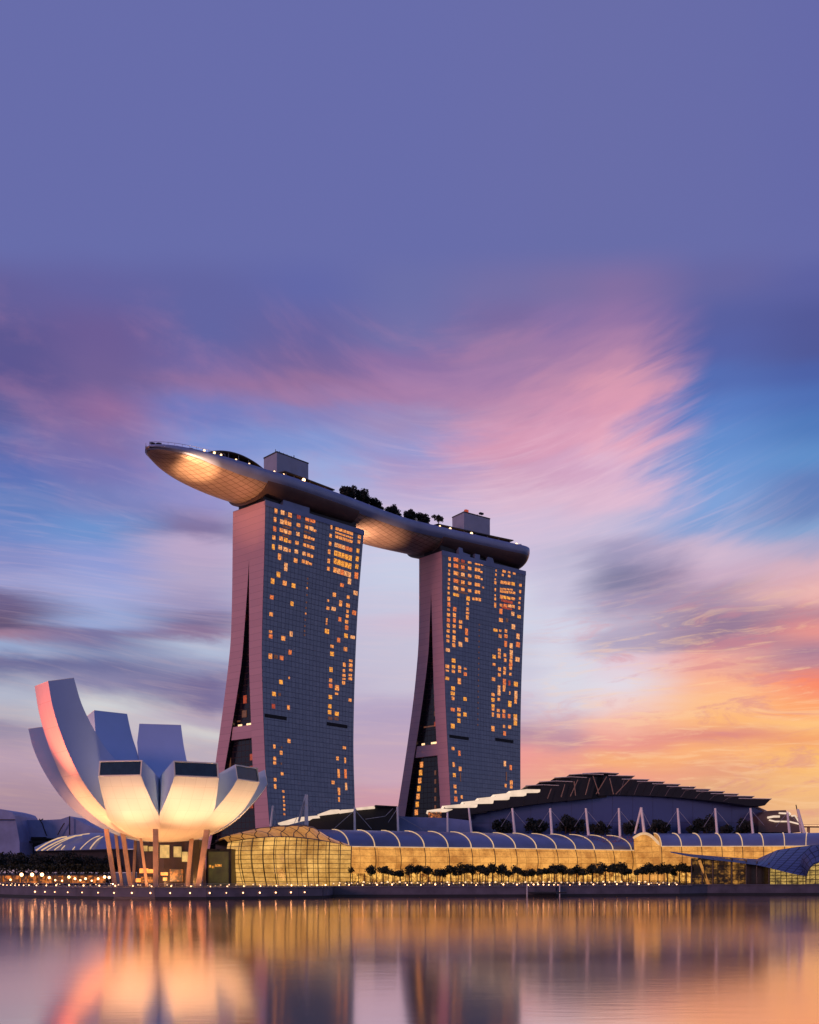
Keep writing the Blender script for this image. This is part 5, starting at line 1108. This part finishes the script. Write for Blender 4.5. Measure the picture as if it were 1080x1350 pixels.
# far bridge beyond the right end
T = thing('far_bridge', 'distant low bridge deck at the right edge behind the mall roof', 'bridge', pt(1080, 1088, 900)[:2] + (GZ,))
g = MB(); g.prism([pt(x, y, 900) for x, y in ((1050, 1087), (1200, 1088.5), (1200, 1091), (1050, 1090))], (0, 14, 0)); g.build('bridge_deck', M['column'], T)
g = MB(); g.prism([pt(x, y, 899) for x, y in ((1050, 1088), (1200, 1089.2), (1200, 1089.8), (1050, 1088.6))], (0, .5, 0)); g.build('light_line', M['lampsoft'], T)
for px in (1066, 1095, 1130): p = pt(px, 1090, 903); g = MB(); g.tube((p[0], 903, GZ), p, 1.2, n=8); g.build('pier', M['column'], T)

# ------------------------------------------------------------------ floodlights (real lamps the place has)
warm = (1, .56, .22)
def flood_at(az_, r_, tr, tz, e, c, size, z=GZ + .8):
    a = radians(az_); lamp('lotus_floodlight', 'SPOT', (MC.x + r_ * cos(a), MC.y + r_ * sin(a), z), (MC.x + tr * cos(a), MC.y + tr * sin(a), tz), e, c, spot_size=radians(size), spot_blend=1.0, shadow_soft_size=1.2)
for az_, e in ((-100, 1.0), (-60, 1.0), (-24, .9), (9, .55)):
    flood_at(az_, 40, 27, 32, 70000 * e, (1, .57, .27), 56)
    flood_at(az_, 30, 10, 20, 15000 * e, (1, .42, .13), 105)
flood_at(-128, 40, 18, 22, 30000, (1, .46, .16), 40)
flood_at(217, 40, 26, 27, 130000, (1, .30, .10), 50)
flood_at(224, 50, 39, 52, 560000, (1, .15, .07), 34)
flood_at(188, 40, 16, 20, 26000, (1, .42, .14), 40)
lamp('lotus_underlight', 'SPOT', (MC.x, MC.y - 16, 4.5), (MC.x, MC.y - 6, 18), 5000, (1, .45, .16), shadow_soft_size=1.0, spot_size=radians(140))
lamp('lotus_underlight', 'SPOT', (MC.x - 18, MC.y - 6, 4.5), (MC.x - 10, MC.y - 3, 18), 4000, (1, .45, .16), shadow_soft_size=1.0, spot_size=radians(140))
lamp('lotus_finger_light', 'SPOT', (-119, 391, 30), (-108, 402, 56), 120000, (1, .42, .22), spot_size=radians(60), spot_blend=.8, shadow_soft_size=1.0)
# uplights under the deck
def spot_on(frm, to, e, size, c=(1, .52, .24)): lamp('deck_uplight', 'SPOT', frm, to, e, c, spot_size=radians(size), spot_blend=.9, shadow_soft_size=.8)
a = dk(22, 6); spot_on((a[0] + 22, a[1] - 30, 150), dk(23, 7, -5), 520000, 24, (1, .55, .26))
a = dk(45, 0); spot_on((a[0] + 14, a[1] - 32, 130), dk(40, 0, -8), 230000, 56, (1, .46, .22))
a = dk(128, 0); spot_on((a[0] + 2, a[1] + 2, 176), dk(134, 0, -8), 60000, 95, (1, .58, .34))
a = dk(150, 0); spot_on((a[0] + 4, a[1] - 20, 150), dk(147, 0, -8), 170000, 60, (1, .52, .30))
